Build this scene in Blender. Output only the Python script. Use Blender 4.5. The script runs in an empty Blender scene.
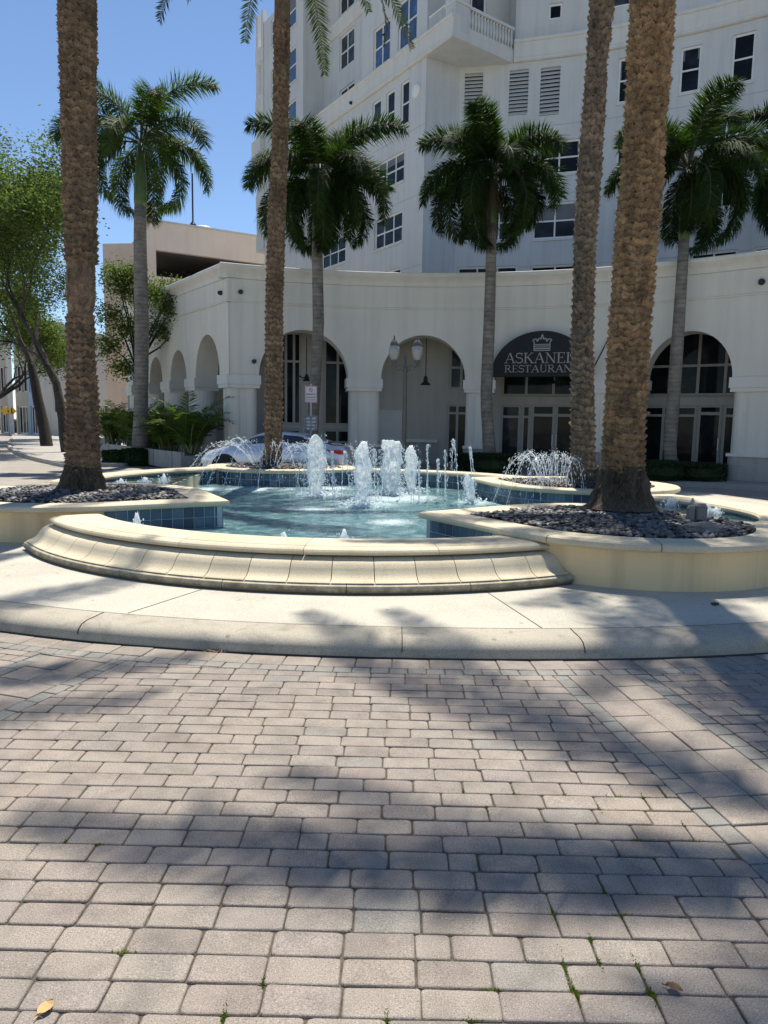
import bpy, math, random
from mathutils import Vector, Matrix, noise as mnoise
random.seed(7)
PI=math.pi; R=math.radians
S=bpy.context.scene; COL=S.collection
# ------------------------------------------------------------------ survey helper (eye point of the photo)
F_PX=720.; EYE=1.6; PITCH=math.atan(87/720); ROLL=R(0.95)
def ray(x,y):
    a=x-384; b=y-512; c,s=math.cos(ROLL),math.sin(ROLL)
    a2=c*a+s*b; b2=-s*a+c*b
    dx=a2/F_PX; dz=-b2/F_PX; cp,sp=math.cos(PITCH),math.sin(PITCH)
    return Vector((dx,cp+dz*sp,-sp+dz*cp))
def atz(x,y,z):
    d=ray(x,y); t=(z-EYE)/d.z; return Vector((d.x*t,d.y*t,z))
def aty(x,y,Y):
    d=ray(x,y); t=Y/d.y; return Vector((d.x*t,Y,EYE+d.z*t))
# ------------------------------------------------------------------ mesh builder
class MB:
    def __init__(s): s.v=[]; s.f=[]; s.t=[]; s.tone=0.5; s.mi=[]; s.m=0
    def add(s,vs,fs):
        o=len(s.v); s.v.extend([tuple(p) for p in vs])
        for f in fs: s.f.append(tuple(i+o for i in f)); s.t.append(s.tone); s.mi.append(s.m)
        return s
    def quad(s,a,b,c,d): return s.add([a,b,c,d],[(0,1,2,3)])
    def box(s,c,d,rz=0.,M=None):
        x,y,z=d[0]/2,d[1]/2,d[2]/2
        vs=[Vector(p) for p in ((-x,-y,-z),(x,-y,-z),(x,y,-z),(-x,y,-z),(-x,-y,z),(x,-y,z),(x,y,z),(-x,y,z))]
        m=M if M is not None else Matrix.Translation(c)@Matrix.Rotation(rz,4,'Z')
        return s.add([m@p for p in vs],[(0,3,2,1),(4,5,6,7),(0,1,5,4),(1,2,6,5),(2,3,7,6),(3,0,4,7)])
    def bar(s,a,b,w,h,up=(0,0,1)):
        a=Vector(a);b=Vector(b);d=b-a;L=d.length; d.normalize(); up=Vector(up)
        x=d.cross(up); x.normalize(); z=x.cross(d)
        m=Matrix((x,d,z)).transposed().to_4x4(); m.translation=(a+b)/2
        return s.box(None,(w,L,h),M=m)
    def tube(s,pts,rad,n=8,cap=True,close=False):
        pts=[Vector(p) for p in pts]; k=len(pts)
        if not hasattr(rad,'__len__'): rad=[rad]*k
        vs=[];prev=None
        for i,p in enumerate(pts):
            d=(pts[min(i+1,k-1)]-pts[max(i-1,0)]); d.normalize()
            if prev is None:
                x=d.cross(Vector((0.3,1,0.1)) if abs(d.y)<.9 else Vector((1,0,0.1)))
            else: x=prev-d*prev.dot(d)
            x.normalize(); prev=x; y=d.cross(x)
            for j in range(n):
                a=2*PI*j/n; vs.append(p+(x*math.cos(a)+y*math.sin(a))*rad[i])
        fs=[(i*n+j,i*n+(j+1)%n,(i+1)*n+(j+1)%n,(i+1)*n+j) for i in range(k-1) for j in range(n)]
        if cap: fs.append(tuple(range(n-1,-1,-1))); fs.append(tuple((k-1)*n+j for j in range(n)))
        return s.add(vs,fs)
    def lathe(s,c,prof,n=16,a0=0.,a1=2*PI,rz=0):
        c=Vector(c); full=abs(a1-a0-2*PI)<1e-6; m=n if full else n+1; vs=[]
        for r,z in prof:
            for j in range(m):
                a=a0+(a1-a0)*j/n+rz; vs.append(c+Vector((r*math.cos(a),r*math.sin(a),z)))
        fs=[]
        for i in range(len(prof)-1):
            for j in range(n):
                j2=(j+1)%m; fs.append((i*m+j,i*m+j2,(i+1)*m+j2,(i+1)*m+j))
        return s.add(vs,fs)
    def prism(s,poly,z0,z1,top=True,bot=False):
        n=len(poly); vs=[(p[0],p[1],z0) for p in poly]+[(p[0],p[1],z1) for p in poly]
        fs=[(i,(i+1)%n,n+(i+1)%n,n+i) for i in range(n)]
        if top: fs.append(tuple(range(n,2*n)))
        if bot: fs.append(tuple(range(n-1,-1,-1)))
        return s.add(vs,fs)
    def loft(s,rings,closed_ring=False,cap=False):
        n=len(rings[0]); vs=[p for r in rings for p in r]; fs=[]
        for i in range(len(rings)-1):
            for j in range(n if closed_ring else n-1):
                fs.append((i*n+j,i*n+(j+1)%n,(i+1)*n+(j+1)%n,(i+1)*n+j))
        if cap:
            fs.append(tuple(range(n-1,-1,-1))); fs.append(tuple((len(rings)-1)*n+j for j in range(n)))
        return s.add(vs,fs)
    def blob(s,c,r,sub=0,jit=0.):
        c=Vector(c); r=Vector(r) if hasattr(r,'__len__') else Vector((r,r,r))
        vs,fs=ICO[sub]
        rr=[1+random.uniform(-jit,jit) for _ in vs] if jit else [1]*len(vs)
        return s.add([c+Vector((v.x*r.x,v.y*r.y,v.z*r.z))*k for v,k in zip(vs,rr)],fs)
    def moved(s,M):
        s.v=[tuple(M@Vector(p)) for p in s.v]; return s
    def mesh(s,name,mat,smooth=False):
        me=bpy.data.meshes.new(name); me.from_pydata(s.v,[],s.f)
        a=me.attributes.new('tone','FLOAT','FACE'); a.data.foreach_set('value',s.t)
        for m in (mat if isinstance(mat,(list,tuple)) else [mat]): me.materials.append(m)
        if any(s.mi): me.polygons.foreach_set('material_index',s.mi)
        if smooth: me.polygons.foreach_set('use_smooth',[True]*len(s.f))
        me.update(); return me
def _ico(sub):
    t=(1+5**.5)/2
    v=[Vector(p).normalized() for p in ((-1,t,0),(1,t,0),(-1,-t,0),(1,-t,0),(0,-1,t),(0,1,t),(0,-1,-t),(0,1,-t),(t,0,-1),(t,0,1),(-t,0,-1),(-t,0,1))]
    f=[(0,11,5),(0,5,1),(0,1,7),(0,7,10),(0,10,11),(1,5,9),(5,11,4),(11,10,2),(10,7,6),(7,1,8),(3,9,4),(3,4,2),(3,2,6),(3,6,8),(3,8,9),(4,9,5),(2,4,11),(6,2,10),(8,6,7),(9,8,1)]
    for _ in range(sub):
        c={};nf=[]
        def mid(a,b):
            k=(min(a,b),max(a,b))
            if k not in c: v.append(((v[a]+v[b])/2).normalized()); c[k]=len(v)-1
            return c[k]
        for a,b,d in f:
            x,y,z=mid(a,b),mid(b,d),mid(d,a); nf+=[(a,x,z),(b,y,x),(d,z,y),(x,y,z)]
        f=nf
    return v,f
ICO=[_ico(0),_ico(1),_ico(2)]
def tag(o,label=None,cat=None,group=None,kind=None):
    if label: o['label']=label
    if cat: o['category']=cat
    if group: o['group']=group
    if kind: o['kind']=kind
    return o
def ob(name,mb,mat,parent=None,smooth=False,label=None,cat=None,group=None,kind=None,loc=None,auto=None):
    me=mb.mesh(name,mat,smooth) if isinstance(mb,MB) else mb
    o=bpy.data.objects.new(name,me); COL.objects.link(o)
    if loc is not None: o.location=loc
    if parent is not None: o.parent=parent
    return tag(o,label,cat,group,kind)
def thing(name,label,cat,loc=(0,0,0),rz=0,group=None,kind=None):
    o=bpy.data.objects.new(name,None); COL.objects.link(o); o.location=loc; o.rotation_euler=(0,0,rz)
    o.empty_display_size=.2
    return tag(o,label,cat,group,kind)
def kids(o): return [c for c in COL.objects if c.parent==o]
def copy_tree(o,parent=None):
    c=o.copy(); COL.objects.link(c); c.parent=parent
    for ch in list(kids(o)): copy_tree(ch,c)
    return c
# ------------------------------------------------------------------ materials
def nodes(name):
    m=bpy.data.materials.new(name); m.use_nodes=True; nt=m.node_tree; b=nt.nodes['Principled BSDF']
    return m,nt,b
def nn(nt,t,**k):
    n=nt.nodes.new(t)
    for a,v in k.items():
        if a.startswith('i_'): n.inputs[a[2:].replace('_',' ')].default_value=v
        else: setattr(n,a,v)
    return n
def lk(nt,a,b): nt.links.new(a,b)
def ramp(nt,stops,interp='LINEAR'):
    r=nt.nodes.new('ShaderNodeValToRGB'); e=r.color_ramp.elements; r.color_ramp.interpolation=interp
    while len(e)<len(stops): e.new(.5)
    for i,(p,c) in enumerate(stops):
        e[i].position=p; e[i].color=(c[0],c[1],c[2],1) if hasattr(c,'__len__') else (c,c,c,1)
    return r
def mixc(nt,fac,a,b,bt='MIX'):
    n=nt.nodes.new('ShaderNodeMix'); n.data_type='RGBA'; n.blend_type=bt
    for sock,val in ((n.inputs[0],fac),(n.inputs[6],a),(n.inputs[7],b)):
        if hasattr(val,'is_linked') or hasattr(val,'links'): lk(nt,val,sock)
        elif hasattr(val,'__len__'): sock.default_value=(val[0],val[1],val[2],1)
        else: sock.default_value=val
    return n.outputs[2]
def pos(nt): return nt.nodes.new('ShaderNodeNewGeometry').outputs['Position']
def noi(nt,scale,detail=4,rough=.55,vec=None,dist=0):
    n=nn(nt,'ShaderNodeTexNoise'); n.inputs['Scale'].default_value=scale; n.inputs['Detail'].default_value=detail
    n.inputs['Roughness'].default_value=rough; n.inputs['Distortion'].default_value=dist
    lk(nt,vec if vec is not None else pos(nt),n.inputs['Vector']); return n.outputs['Fac']
def stretch(nt,sx,sy,sz):
    m=nn(nt,'ShaderNodeMapping'); m.inputs['Scale'].default_value=(sx,sy,sz); lk(nt,pos(nt),m.inputs['Vector']); return m.outputs['Vector']
def bump(nt,b,h,strength=.3,dist=.01):
    n=nn(nt,'ShaderNodeBump'); n.inputs['Strength'].default_value=strength; n.inputs['Distance'].default_value=dist
    lk(nt,h,n.inputs['Height']); lk(nt,n.outputs['Normal'],b.inputs['Normal']); return n
def attr(nt,name='tone'):
    a=nn(nt,'ShaderNodeAttribute',attribute_name=name); return a.outputs['Fac']
def simple(name,col,rough=.6,metal=0.,var=.12,scale=3.,bs=0.,bscale=60.,spec=None,coat=0.,tonevar=0.):
    m,nt,b=nodes(name); b.inputs['Roughness'].default_value=rough; b.inputs['Metallic'].default_value=metal
    if coat: b.inputs['Coat Weight'].default_value=coat; b.inputs['Coat Roughness'].default_value=.04
    if spec is not None: b.inputs['Specular IOR Level'].default_value=spec
    c0=[max(0,x*(1-var)) for x in col]; c1=[x*(1+var) for x in col]
    r=ramp(nt,[(.3,c0),(.7,c1)]); lk(nt,noi(nt,scale,5),r.inputs['Fac']); out=r.outputs['Color']
    if tonevar:
        t=ramp(nt,[(0,1-tonevar),(1,1+tonevar)]); lk(nt,attr(nt),t.inputs['Fac'])
        out=mixc(nt,1.,out,t.outputs['Color'],'MULTIPLY')
    lk(nt,out,b.inputs['Base Color'])
    if bs: bump(nt,b,noi(nt,bscale,3),bs,.01)
    return m
def stucco(name,col,bs=.25,streak=.10):
    m,nt,b=nodes(name); b.inputs['Roughness'].default_value=.85
    r=ramp(nt,[(.3,[x*.94 for x in col]),(.7,[x*1.04 for x in col])]); lk(nt,noi(nt,.5,5),r.inputs['Fac'])
    st=ramp(nt,[(.46,1.),(.6,1-streak*.8),(.75,1-streak*1.8)]); lk(nt,noi(nt,1.,6,.65,vec=stretch(nt,2.6,2.6,.16)),st.inputs['Fac'])
    c=mixc(nt,1.,r.outputs['Color'],st.outputs['Color'],'MULTIPLY'); lk(nt,c,b.inputs['Base Color'])
    bump(nt,b,noi(nt,45,4),bs,.008); return m
M={}
def leafmat(name,dark,light,trans=.35,rough=.45,tcol=None,scale=1.2):
    m=bpy.data.materials.new(name); m.use_nodes=True; nt=m.node_tree; b=nt.nodes['Principled BSDF']; b.inputs['Specular IOR Level'].default_value=.12
    b.inputs['Roughness'].default_value=rough
    r=ramp(nt,[(.25,dark),(.8,light)]); 
    mx=nn(nt,'ShaderNodeMath',operation='ADD'); ml=nn(nt,'ShaderNodeMath',operation='MULTIPLY'); ml.inputs[1].default_value=.5
    lk(nt,noi(nt,scale,3),ml.inputs[0]); ml2=nn(nt,'ShaderNodeMath',operation='MULTIPLY'); ml2.inputs[1].default_value=.5
    lk(nt,attr(nt),ml2.inputs[0]); lk(nt,ml.outputs[0],mx.inputs[0]); lk(nt,ml2.outputs[0],mx.inputs[1])
    lk(nt,mx.outputs[0],r.inputs['Fac']); lk(nt,r.outputs['Color'],b.inputs['Base Color'])
    t=nn(nt,'ShaderNodeBsdfTranslucent'); tc=mixc(nt,1.,r.outputs['Color'],tcol or (1.6,1.9,.7),'MULTIPLY'); lk(nt,tc,t.inputs['Color'])
    ms=nn(nt,'ShaderNodeMixShader'); ms.inputs[0].default_value=trans
    lk(nt,b.outputs[0],ms.inputs[1]); lk(nt,t.outputs[0],ms.inputs[2]); lk(nt,ms.outputs[0],nt.nodes['Material Output'].inputs['Surface'])
    return m
def glassmat(name,col,rough=.04,wob=.02,spec=.8):
    m,nt,b=nodes(name); b.inputs['Roughness'].default_value=rough; b.inputs['IOR'].default_value=1.5
    b.inputs['Specular IOR Level'].default_value=spec
    r=ramp(nt,[(.3,[x*.6 for x in col]),(.55,[x*1.6 for x in col]),(.72,[x*4 for x in col])]); lk(nt,noi(nt,1.1,4,dist=.5),r.inputs['Fac']); oi=nn(nt,'ShaderNodeObjectInfo'); rr=ramp(nt,[(0,.5),(.7,1.3),(1,3.)]); lk(nt,oi.outputs['Random'],rr.inputs['Fac']); lk(nt,mixc(nt,1.,r.outputs['Color'],rr.outputs['Color'],'MULTIPLY'),b.inputs['Base Color'])
    bump(nt,b,noi(nt,.8,2),wob,.05); return m
# paving brick
def paver_mat():
    m,nt,b=nodes('paver_stone'); b.inputs['Roughness'].default_value=.9
    t=attr(nt)
    r=ramp(nt,[(0,(.252,.215,.182)),(.2,(.288,.249,.21)),(.42,(.308,.268,.224)),(.56,(.266,.224,.19)),(.68,(.286,.243,.21)),(.78,(.268,.243,.212)),(.86,(.225,.215,.19)),(1,(.27,.257,.225))])
    lk(nt,t,r.inputs['Fac'])
    sp=ramp(nt,[(.32,.30),(.46,.86),(.58,1.10),(.72,2.1)]); lk(nt,noi(nt,210,4,.8),sp.inputs['Fac'])
    c=mixc(nt,1.,r.outputs['Color'],sp.outputs['Color'],'MULTIPLY')
    s2=ramp(nt,[(.3,.78),(.55,1.03),(.8,1.12)]); lk(nt,noi(nt,7,5),s2.inputs['Fac'])
    c=mixc(nt,1.,c,s2.outputs['Color'],'MULTIPLY')
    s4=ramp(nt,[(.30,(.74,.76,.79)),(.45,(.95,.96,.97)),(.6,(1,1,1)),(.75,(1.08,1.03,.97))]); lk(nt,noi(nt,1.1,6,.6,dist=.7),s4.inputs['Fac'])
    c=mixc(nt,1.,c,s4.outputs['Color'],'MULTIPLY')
    v=nn(nt,'ShaderNodeTexVoronoi'); v.inputs['Scale'].default_value=110; lk(nt,pos(nt),v.inputs['Vector'])
    fl=ramp(nt,[(.10,1.),(.17,0.)]); lk(nt,v.outputs['Distance'],fl.inputs['Fac'])
    cm=ramp(nt,[(.5,0),(.56,.55)],); lk(nt,noi(nt,60,2),cm.inputs['Fac'])
    fm=nn(nt,'ShaderNodeMath',operation='MULTIPLY'); lk(nt,fl.outputs['Color'],fm.inputs[0]); lk(nt,cm.outputs['Color'],fm.inputs[1])
    c=mixc(nt,fm.outputs[0],c,(.62,.58,.52))
    lk(nt,c,b.inputs['Base Color'])
    bump(nt,b,noi(nt,170,4,.7),.55,.004); return m
def joint_mat():
    m,nt,b=nodes('joint_sand'); b.inputs['Roughness'].default_value=1
    r=ramp(nt,[(.35,(.05,.043,.032)),(.65,(.115,.098,.072))]); lk(nt,noi(nt,35,4),r.inputs['Fac'])
    g=ramp(nt,[(.60,0),(.70,1)]); lk(nt,noi(nt,2.2,4),g.inputs['Fac'])
    c=mixc(nt,g.outputs['Color'],r.outputs['Color'],(.06,.09,.02)); lk(nt,c,b.inputs['Base Color'])
    bump(nt,b,noi(nt,200,3),.5,.004); return m
def concrete(name,col,stain=.35):
    m,nt,b=nodes(name); b.inputs['Roughness'].default_value=.9
    r=ramp(nt,[(.3,[x*.86 for x in col]),(.7,[x*1.08 for x in col])]); lk(nt,noi(nt,1.1,6,.6),r.inputs['Fac'])
    sp=ramp(nt,[(.32,.5),(.5,1.),(.7,1.25)]); lk(nt,noi(nt,120,5,.8),sp.inputs['Fac'])
    c=mixc(nt,1.,r.outputs['Color'],sp.outputs['Color'],'MULTIPLY')
    st=ramp(nt,[(.5,1.),(.72,1-stain)]); lk(nt,noi(nt,3.3,6,.65,dist=.6),st.inputs['Fac'])
    c=mixc(nt,1.,c,st.outputs['Color'],'MULTIPLY')
    v=nn(nt,'ShaderNodeTexVoronoi'); v.inputs['Scale'].default_value=3.5; lk(nt,pos(nt),v.inputs['Vector'])
    gm=ramp(nt,[(.045,.65),(.075,0.)]); lk(nt,v.outputs['Distance'],gm.inputs['Fac']); c=mixc(nt,gm.outputs['Color'],c,[x*.45 for x in col])
    lk(nt,c,b.inputs['Base Color'])
    bump(nt,b,noi(nt,140,4),.3,.004); return m
def caststone():
    m,nt,b=nodes('cast_stone'); b.inputs['Roughness'].default_value=.85
    r=ramp(nt,[(.25,(.53,.455,.31)),(.75,(.66,.58,.42))]); lk(nt,noi(nt,2.2,6),r.inputs['Fac'])
    t=ramp(nt,[(0,.86),(1,1.1)]); lk(nt,attr(nt),t.inputs['Fac'])
    c=mixc(nt,1.,r.outputs['Color'],t.outputs['Color'],'MULTIPLY')
    sp=ramp(nt,[(.30,.38),(.43,.92),(.7,1.18)]); lk(nt,noi(nt,95,5,.8),sp.inputs['Fac'])
    c=mixc(nt,1.,c,sp.outputs['Color'],'MULTIPLY')
    # mildew: water marks gathered along the lowest course, blotchy
    sx=nn(nt,'ShaderNodeSeparateXYZ'); lk(nt,pos(nt),sx.inputs[0])
    ad=nn(nt,'ShaderNodeMath',operation='MULTIPLY_ADD'); lk(nt,noi(nt,9,5,.7),ad.inputs[0]); ad.inputs[1].default_value=-.12; lk(nt,sx.outputs['Z'],ad.inputs[2])
    md=ramp(nt,[(.100,1.),(.165,0.)]); lk(nt,ad.outputs[0],md.inputs['Fac'])
    c=mixc(nt,md.outputs['Color'],c,(.13,.11,.075))
    bl=ramp(nt,[(.6,0.),(.78,.5)]); lk(nt,noi(nt,5,6,.7,dist=1),bl.inputs['Fac'])
    c=mixc(nt,bl.outputs['Color'],c,(.27,.23,.16))
    lk(nt,c,b.inputs['Base Color']); bump(nt,b,noi(nt,120,4),.4,.005); return m
def bark(name,c0,c1,c2,scale=18,bs=.8):
    m,nt,b=nodes(name); b.inputs['Roughness'].default_value=.95
    r=ramp(nt,[(.28,c0),(.5,c1),(.74,c2)]); lk(nt,noi(nt,scale,6,.7,vec=stretch(nt,1,1,.6)),r.inputs['Fac'])
    t=ramp(nt,[(0,.22),(.3,.75),(1,1.4)]); lk(nt,attr(nt),t.inputs['Fac'])
    c=mixc(nt,1.,r.outputs['Color'],t.outputs['Color'],'MULTIPLY')
    s=ramp(nt,[(.3,.7),(.7,1.2)]); lk(nt,noi(nt,1.3,4),s.inputs['Fac']); c=mixc(nt,1.,c,s.outputs['Color'],'MULTIPLY')
    lk(nt,c,b.inputs['Base Color']); bump(nt,b,noi(nt,70,5,.75,vec=stretch(nt,1,1,2.2)),bs,.02); return m
def royalbark():
    m,nt,b=nodes('royal_bark'); b.inputs['Roughness'].default_value=.9
    r=ramp(nt,[(.25,(.09,.08,.066)),(.5,(.18,.165,.14)),(.75,(.28,.26,.23))]); lk(nt,noi(nt,3,6,.65,vec=stretch(nt,1,1,1.8)),r.inputs['Fac'])
    w=nn(nt,'ShaderNodeTexWave',wave_type='BANDS',bands_direction='Z'); w.inputs['Scale'].default_value=2.3; w.inputs['Distortion'].default_value=1.2; lk(nt,pos(nt),w.inputs['Vector'])
    rr=ramp(nt,[(0,.72),(.18,1.),(1,1.05)]); lk(nt,w.outputs['Fac'],rr.inputs['Fac'])
    lk(nt,mixc(nt,1.,r.outputs['Color'],rr.outputs['Color'],'MULTIPLY'),b.inputs['Base Color'])
    bump(nt,b,noi(nt,25,5),.4,.01); return m
def watermat():
    m,nt,b=nodes('pool_water'); b.inputs['Roughness'].default_value=.045; b.inputs['IOR'].default_value=1.33
    ca=noi(nt,3.2,3,.5,dist=1.5)
    r=ramp(nt,[(.28,(.035,.10,.12)),(.48,(.085,.185,.205)),(.64,(.18,.30,.32)),(.8,(.38,.50,.52))]); lk(nt,ca,r.inputs['Fac'])
    # foam patches floating where the jets fall back
    fo=None
    for (x,y,rad) in FOAM:
        d=nn(nt,'ShaderNodeVectorMath',operation='DISTANCE'); lk(nt,pos(nt),d.inputs[0]); d.inputs[1].default_value=(x,y,.2)
        mr=nn(nt,'ShaderNodeMapRange'); mr.inputs[1].default_value=0; mr.inputs[2].default_value=rad; mr.inputs[3].default_value=1; mr.inputs[4].default_value=0
        lk(nt,d.outputs['Value'],mr.inputs[0])
        if fo is None: fo=mr.outputs[0]
        else:
            mx=nn(nt,'ShaderNodeMath',operation='MAXIMUM'); lk(nt,fo,mx.inputs[0]); lk(nt,mr.outputs[0],mx.inputs[1]); fo=mx.outputs[0]
    ml=nn(nt,'ShaderNodeMath',operation='MULTIPLY'); lk(nt,fo,ml.inputs[0]); lk(nt,noi(nt,15,7,.85,dist=1.6),ml.inputs[1])
    fr=ramp(nt,[(.24,0.),(.33,.35),(.5,.8)]); lk(nt,ml.outputs[0],fr.inputs['Fac'])
    lk(nt,mixc(nt,fr.outputs['Color'],r.outputs['Color'],(.62,.74,.76)),b.inputs['Base Color'])
    rg=ramp(nt,[(0,.045),(1,.5)]); lk(nt,fr.outputs['Color'],rg.inputs['Fac']); lk(nt,rg.outputs['Color'],b.inputs['Roughness'])
    h=nn(nt,'ShaderNodeMath',operation='ADD'); lk(nt,noi(nt,7,3,.6,dist=.8),h.inputs[0]); 
    h2=nn(nt,'ShaderNodeMath',operation='MULTIPLY'); h2.inputs[1].default_value=.4; lk(nt,noi(nt,26,3),h2.inputs[0]); lk(nt,h2.outputs[0],h.inputs[1])
    bump(nt,b,h.outputs[0],.8,.06); return m
def foammat():
    m=bpy.data.materials.new('white_water'); m.use_nodes=True; nt=m.node_tree; b=nt.nodes['Principled BSDF']
    b.inputs['Base Color'].default_value=(.86,.92,.95,1); b.inputs['Roughness'].default_value=.15; b.inputs['IOR'].default_value=1.33
    t=nn(nt,'ShaderNodeBsdfTranslucent'); t.inputs['Color'].default_value=(.92,.97,1,1)
    ms=nn(nt,'ShaderNodeMixShader'); ms.inputs[0].default_value=.6; lk(nt,b.outputs[0],ms.inputs[1]); lk(nt,t.outputs[0],ms.inputs[2])
    tr=nn(nt,'ShaderNodeBsdfTransparent'); m2=nn(nt,'ShaderNodeMixShader')
    fr=ramp(nt,[(.38,.7),(.58,.04)]); lk(nt,noi(nt,1.,5,.75,vec=stretch(nt,34,34,11)),fr.inputs['Fac']); lk(nt,fr.outputs['Color'],m2.inputs[0])
    lk(nt,ms.outputs[0],m2.inputs[1]); lk(nt,tr.outputs[0],m2.inputs[2]); lk(nt,m2.outputs[0],nt.nodes['Material Output'].inputs['Surface'])
    return m
def dropmat():
    m=bpy.data.materials.new('water_drops'); m.use_nodes=True; nt=m.node_tree; b=nt.nodes['Principled BSDF']
    b.inputs['Base Color'].default_value=(.9,.94,.96,1); b.inputs['Roughness'].default_value=.08; b.inputs['IOR'].default_value=1.33
    t=nn(nt,'ShaderNodeBsdfTranslucent'); t.inputs['Color'].default_value=(.9,.95,.98,1)
    ms=nn(nt,'ShaderNodeMixShader'); ms.inputs[0].default_value=.55; lk(nt,b.outputs[0],ms.inputs[1]); lk(nt,t.outputs[0],ms.inputs[2]); lk(nt,ms.outputs[0],nt.nodes['Material Output'].inputs['Surface'])
    return m
def tilemat():
    m,nt,b=nodes('blue_tile'); b.inputs['Roughness'].default_value=.2
    r=ramp(nt,[(.1,(.02,.045,.085)),(.4,(.05,.10,.16)),(.7,(.10,.17,.23)),(1,(.19,.28,.33))]); 
    mx=nn(nt,'ShaderNodeMath',operation='MULTIPLY_ADD'); lk(nt,noi(nt,9,4),mx.inputs[0]); mx.inputs[1].default_value=.3
    m3=nn(nt,'ShaderNodeMath',operation='MULTIPLY'); m3.inputs[1].default_value=.5; lk(nt,attr(nt),m3.inputs[0]); lk(nt,m3.outputs[0],mx.inputs[2])
    lk(nt,mx.outputs[0],r.inputs['Fac']); lk(nt,r.outputs['Color'],b.inputs['Base Color']); bump(nt,b,noi(nt,30,3),.15,.005); return m
SUN_E=5.0; SKY_S=.105; EXPO=.55
# ================================================================== materials used by the setting
FOAM=[(-1.3,14.2,1.5),(-.4,12.6,1.5),(.2,13.6,1.6),(.55,14.0,1.3),(1.7,13.2,.9),(-2.6,15.2,1.6),(-3.6,15.0,1.1),(-1.2,15.6,1.3),(2.4,13.1,1.1),(-3.3,9.3,.5),(-.9,8.1,.45),(-.4,8.2,.45),(.1,10.3,.8),(-1.2,11.8,1.0)]
M['paver']=paver_mat(); M['joint']=joint_mat()
M['walk']=concrete('walkway_concrete',(.47,.445,.37),.10); M['kerb']=concrete('kerb_concrete',(.40,.365,.29),.38)
M['road']=concrete('road_surface',(.31,.28,.24),.2); M['sidewalk']=concrete('sidewalk_concrete',(.36,.34,.31),.25)
M['stone']=caststone(); M['tile']=tilemat(); M['grout']=simple('tile_grout',(.42,.47,.48),.8)
M['water']=watermat(); M['foam']=foammat(); M['drop']=dropmat()
M['render']=stucco('planter_render',(.74,.565,.32),.45,.2)
M['pebble']=simple('river_pebble',(.082,.08,.08),.55,var=.45,scale=14,tonevar=.9)
M['dirt']=simple('mulch_soil',(.05,.038,.027),.95,var=.3,scale=20,bs=.6)
# ================================================================== pavers
def clip(poly,p,n):
    out=[];k=len(poly)
    for i in range(k):
        a=poly[i];b=poly[(i+1)%k]; da=(a[0]-p[0])*n[0]+(a[1]-p[1])*n[1]; db=(b[0]-p[0])*n[0]+(b[1]-p[1])*n[1]
        if da>=0: out.append(a)
        if (da>=0)!=(db>=0):
            t=da/(da-db); out.append((a[0]+(b[0]-a[0])*t,a[1]+(b[1]-a[1])*t))
    return out
def area(p): return .5*sum(p[i][0]*p[(i+1)%len(p)][1]-p[(i+1)%len(p)][0]*p[i][1] for i in range(len(p)))
def inset(poly,d):
    k=len(poly); lines=[]
    for i in range(k):
        a=poly[i];b=poly[(i+1)%k]; ex,ey=b[0]-a[0],b[1]-a[1]; L=math.hypot(ex,ey)
        if L<1e-6: return None
        nx,ny=-ey/L,ex/L; lines.append((a[0]+nx*d,a[1]+ny*d,nx,ny))
    p=[(x,y) for x,y in poly]
    for l in lines: p=clip(p,(l[0],l[1]),(l[2],l[3]))
    q=[]
    for v in p:
        if not q or math.hypot(v[0]-q[-1][0],v[1]-q[-1][1])>.002: q.append(v)
    if len(q)>2 and math.hypot(q[0][0]-q[-1][0],q[0][1]-q[-1][1])<.002: q.pop()
    return q if len(q)>2 else None
def rounded(poly,r):
    out=[];k=len(poly)
    for i in range(k):
        p=poly[i];a=poly[i-1];b=poly[(i+1)%k]
        def tow(q):
            L=math.hypot(q[0]-p[0],q[1]-p[1]); rr=min(r,L*.45); return (p[0]+(q[0]-p[0])*rr/L,p[1]+(q[1]-p[1])*rr/L)
        s=tow(a);e=tow(b); out.append(s); out.append(((s[0]+e[0]+2*p[0])/4,(s[1]+e[1]+2*p[1])/4)); out.append(e)
    return out
pav=MB(); CORN=[]
def brick(poly,tone,gap=.0022,r=None,top=0.):
    if len(poly)<3: return
    if area(poly)<0: poly=poly[::-1]
    if area(poly)<.0009: return
    CORN.extend(poly)
    p=inset(poly,gap*random.uniform(.6,1.5))
    if not p or area(p)<.0007: return
    p=[(x+random.uniform(-.002,.002),y+random.uniform(-.002,.002)) for x,y in p]
    r=r if r is not None else random.choice([.008,.011,.014,.020,.010,.013])
    o=rounded(p,r); cx=sum(v[0] for v in o)/len(o); cy=sum(v[1] for v in o)/len(o)
    dz=random.gauss(0,.0011)+top; tx=random.gauss(0,.008); ty=random.gauss(0,.008)
    w=max(abs(v[0]-cx) for v in o)+1e-6; h=max(abs(v[1]-cy) for v in o)+1e-6
    def sc(d): return [(cx+(x-cx)*(1-d/w),cy+(y-cy)*(1-d/h)) for x,y in o]
    i1=sc(.0022); i2=sc(.0055)
    zz=lambda x,y: dz+(x-cx)*tx+(y-cy)*ty
    rings=[[(x,y,-.03) for x,y in o],[(x,y,zz(x,y)-.0055) for x,y in o],[(x,y,zz(x,y)-.0018) for x,y in i1],[(x,y,zz(x,y)) for x,y in i2]]
    n=len(o); vs=[v for q in rings for v in q]
    fs=[(i*n+j,i*n+(j+1)%n,(i+1)*n+(j+1)%n,(i+1)*n+j) for i in range(3) for j in range(n)]+[tuple(3*n+j for j in range(n))]
    pav.tone=tone; pav.add(vs,fs)
def tan_tone(): return random.choice([.0,.1,.2,.25,.3,.35,.42,.45,.5,.56,.6,.66,.7]) if random.random()<.96 else random.uniform(.76,.83)
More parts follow.
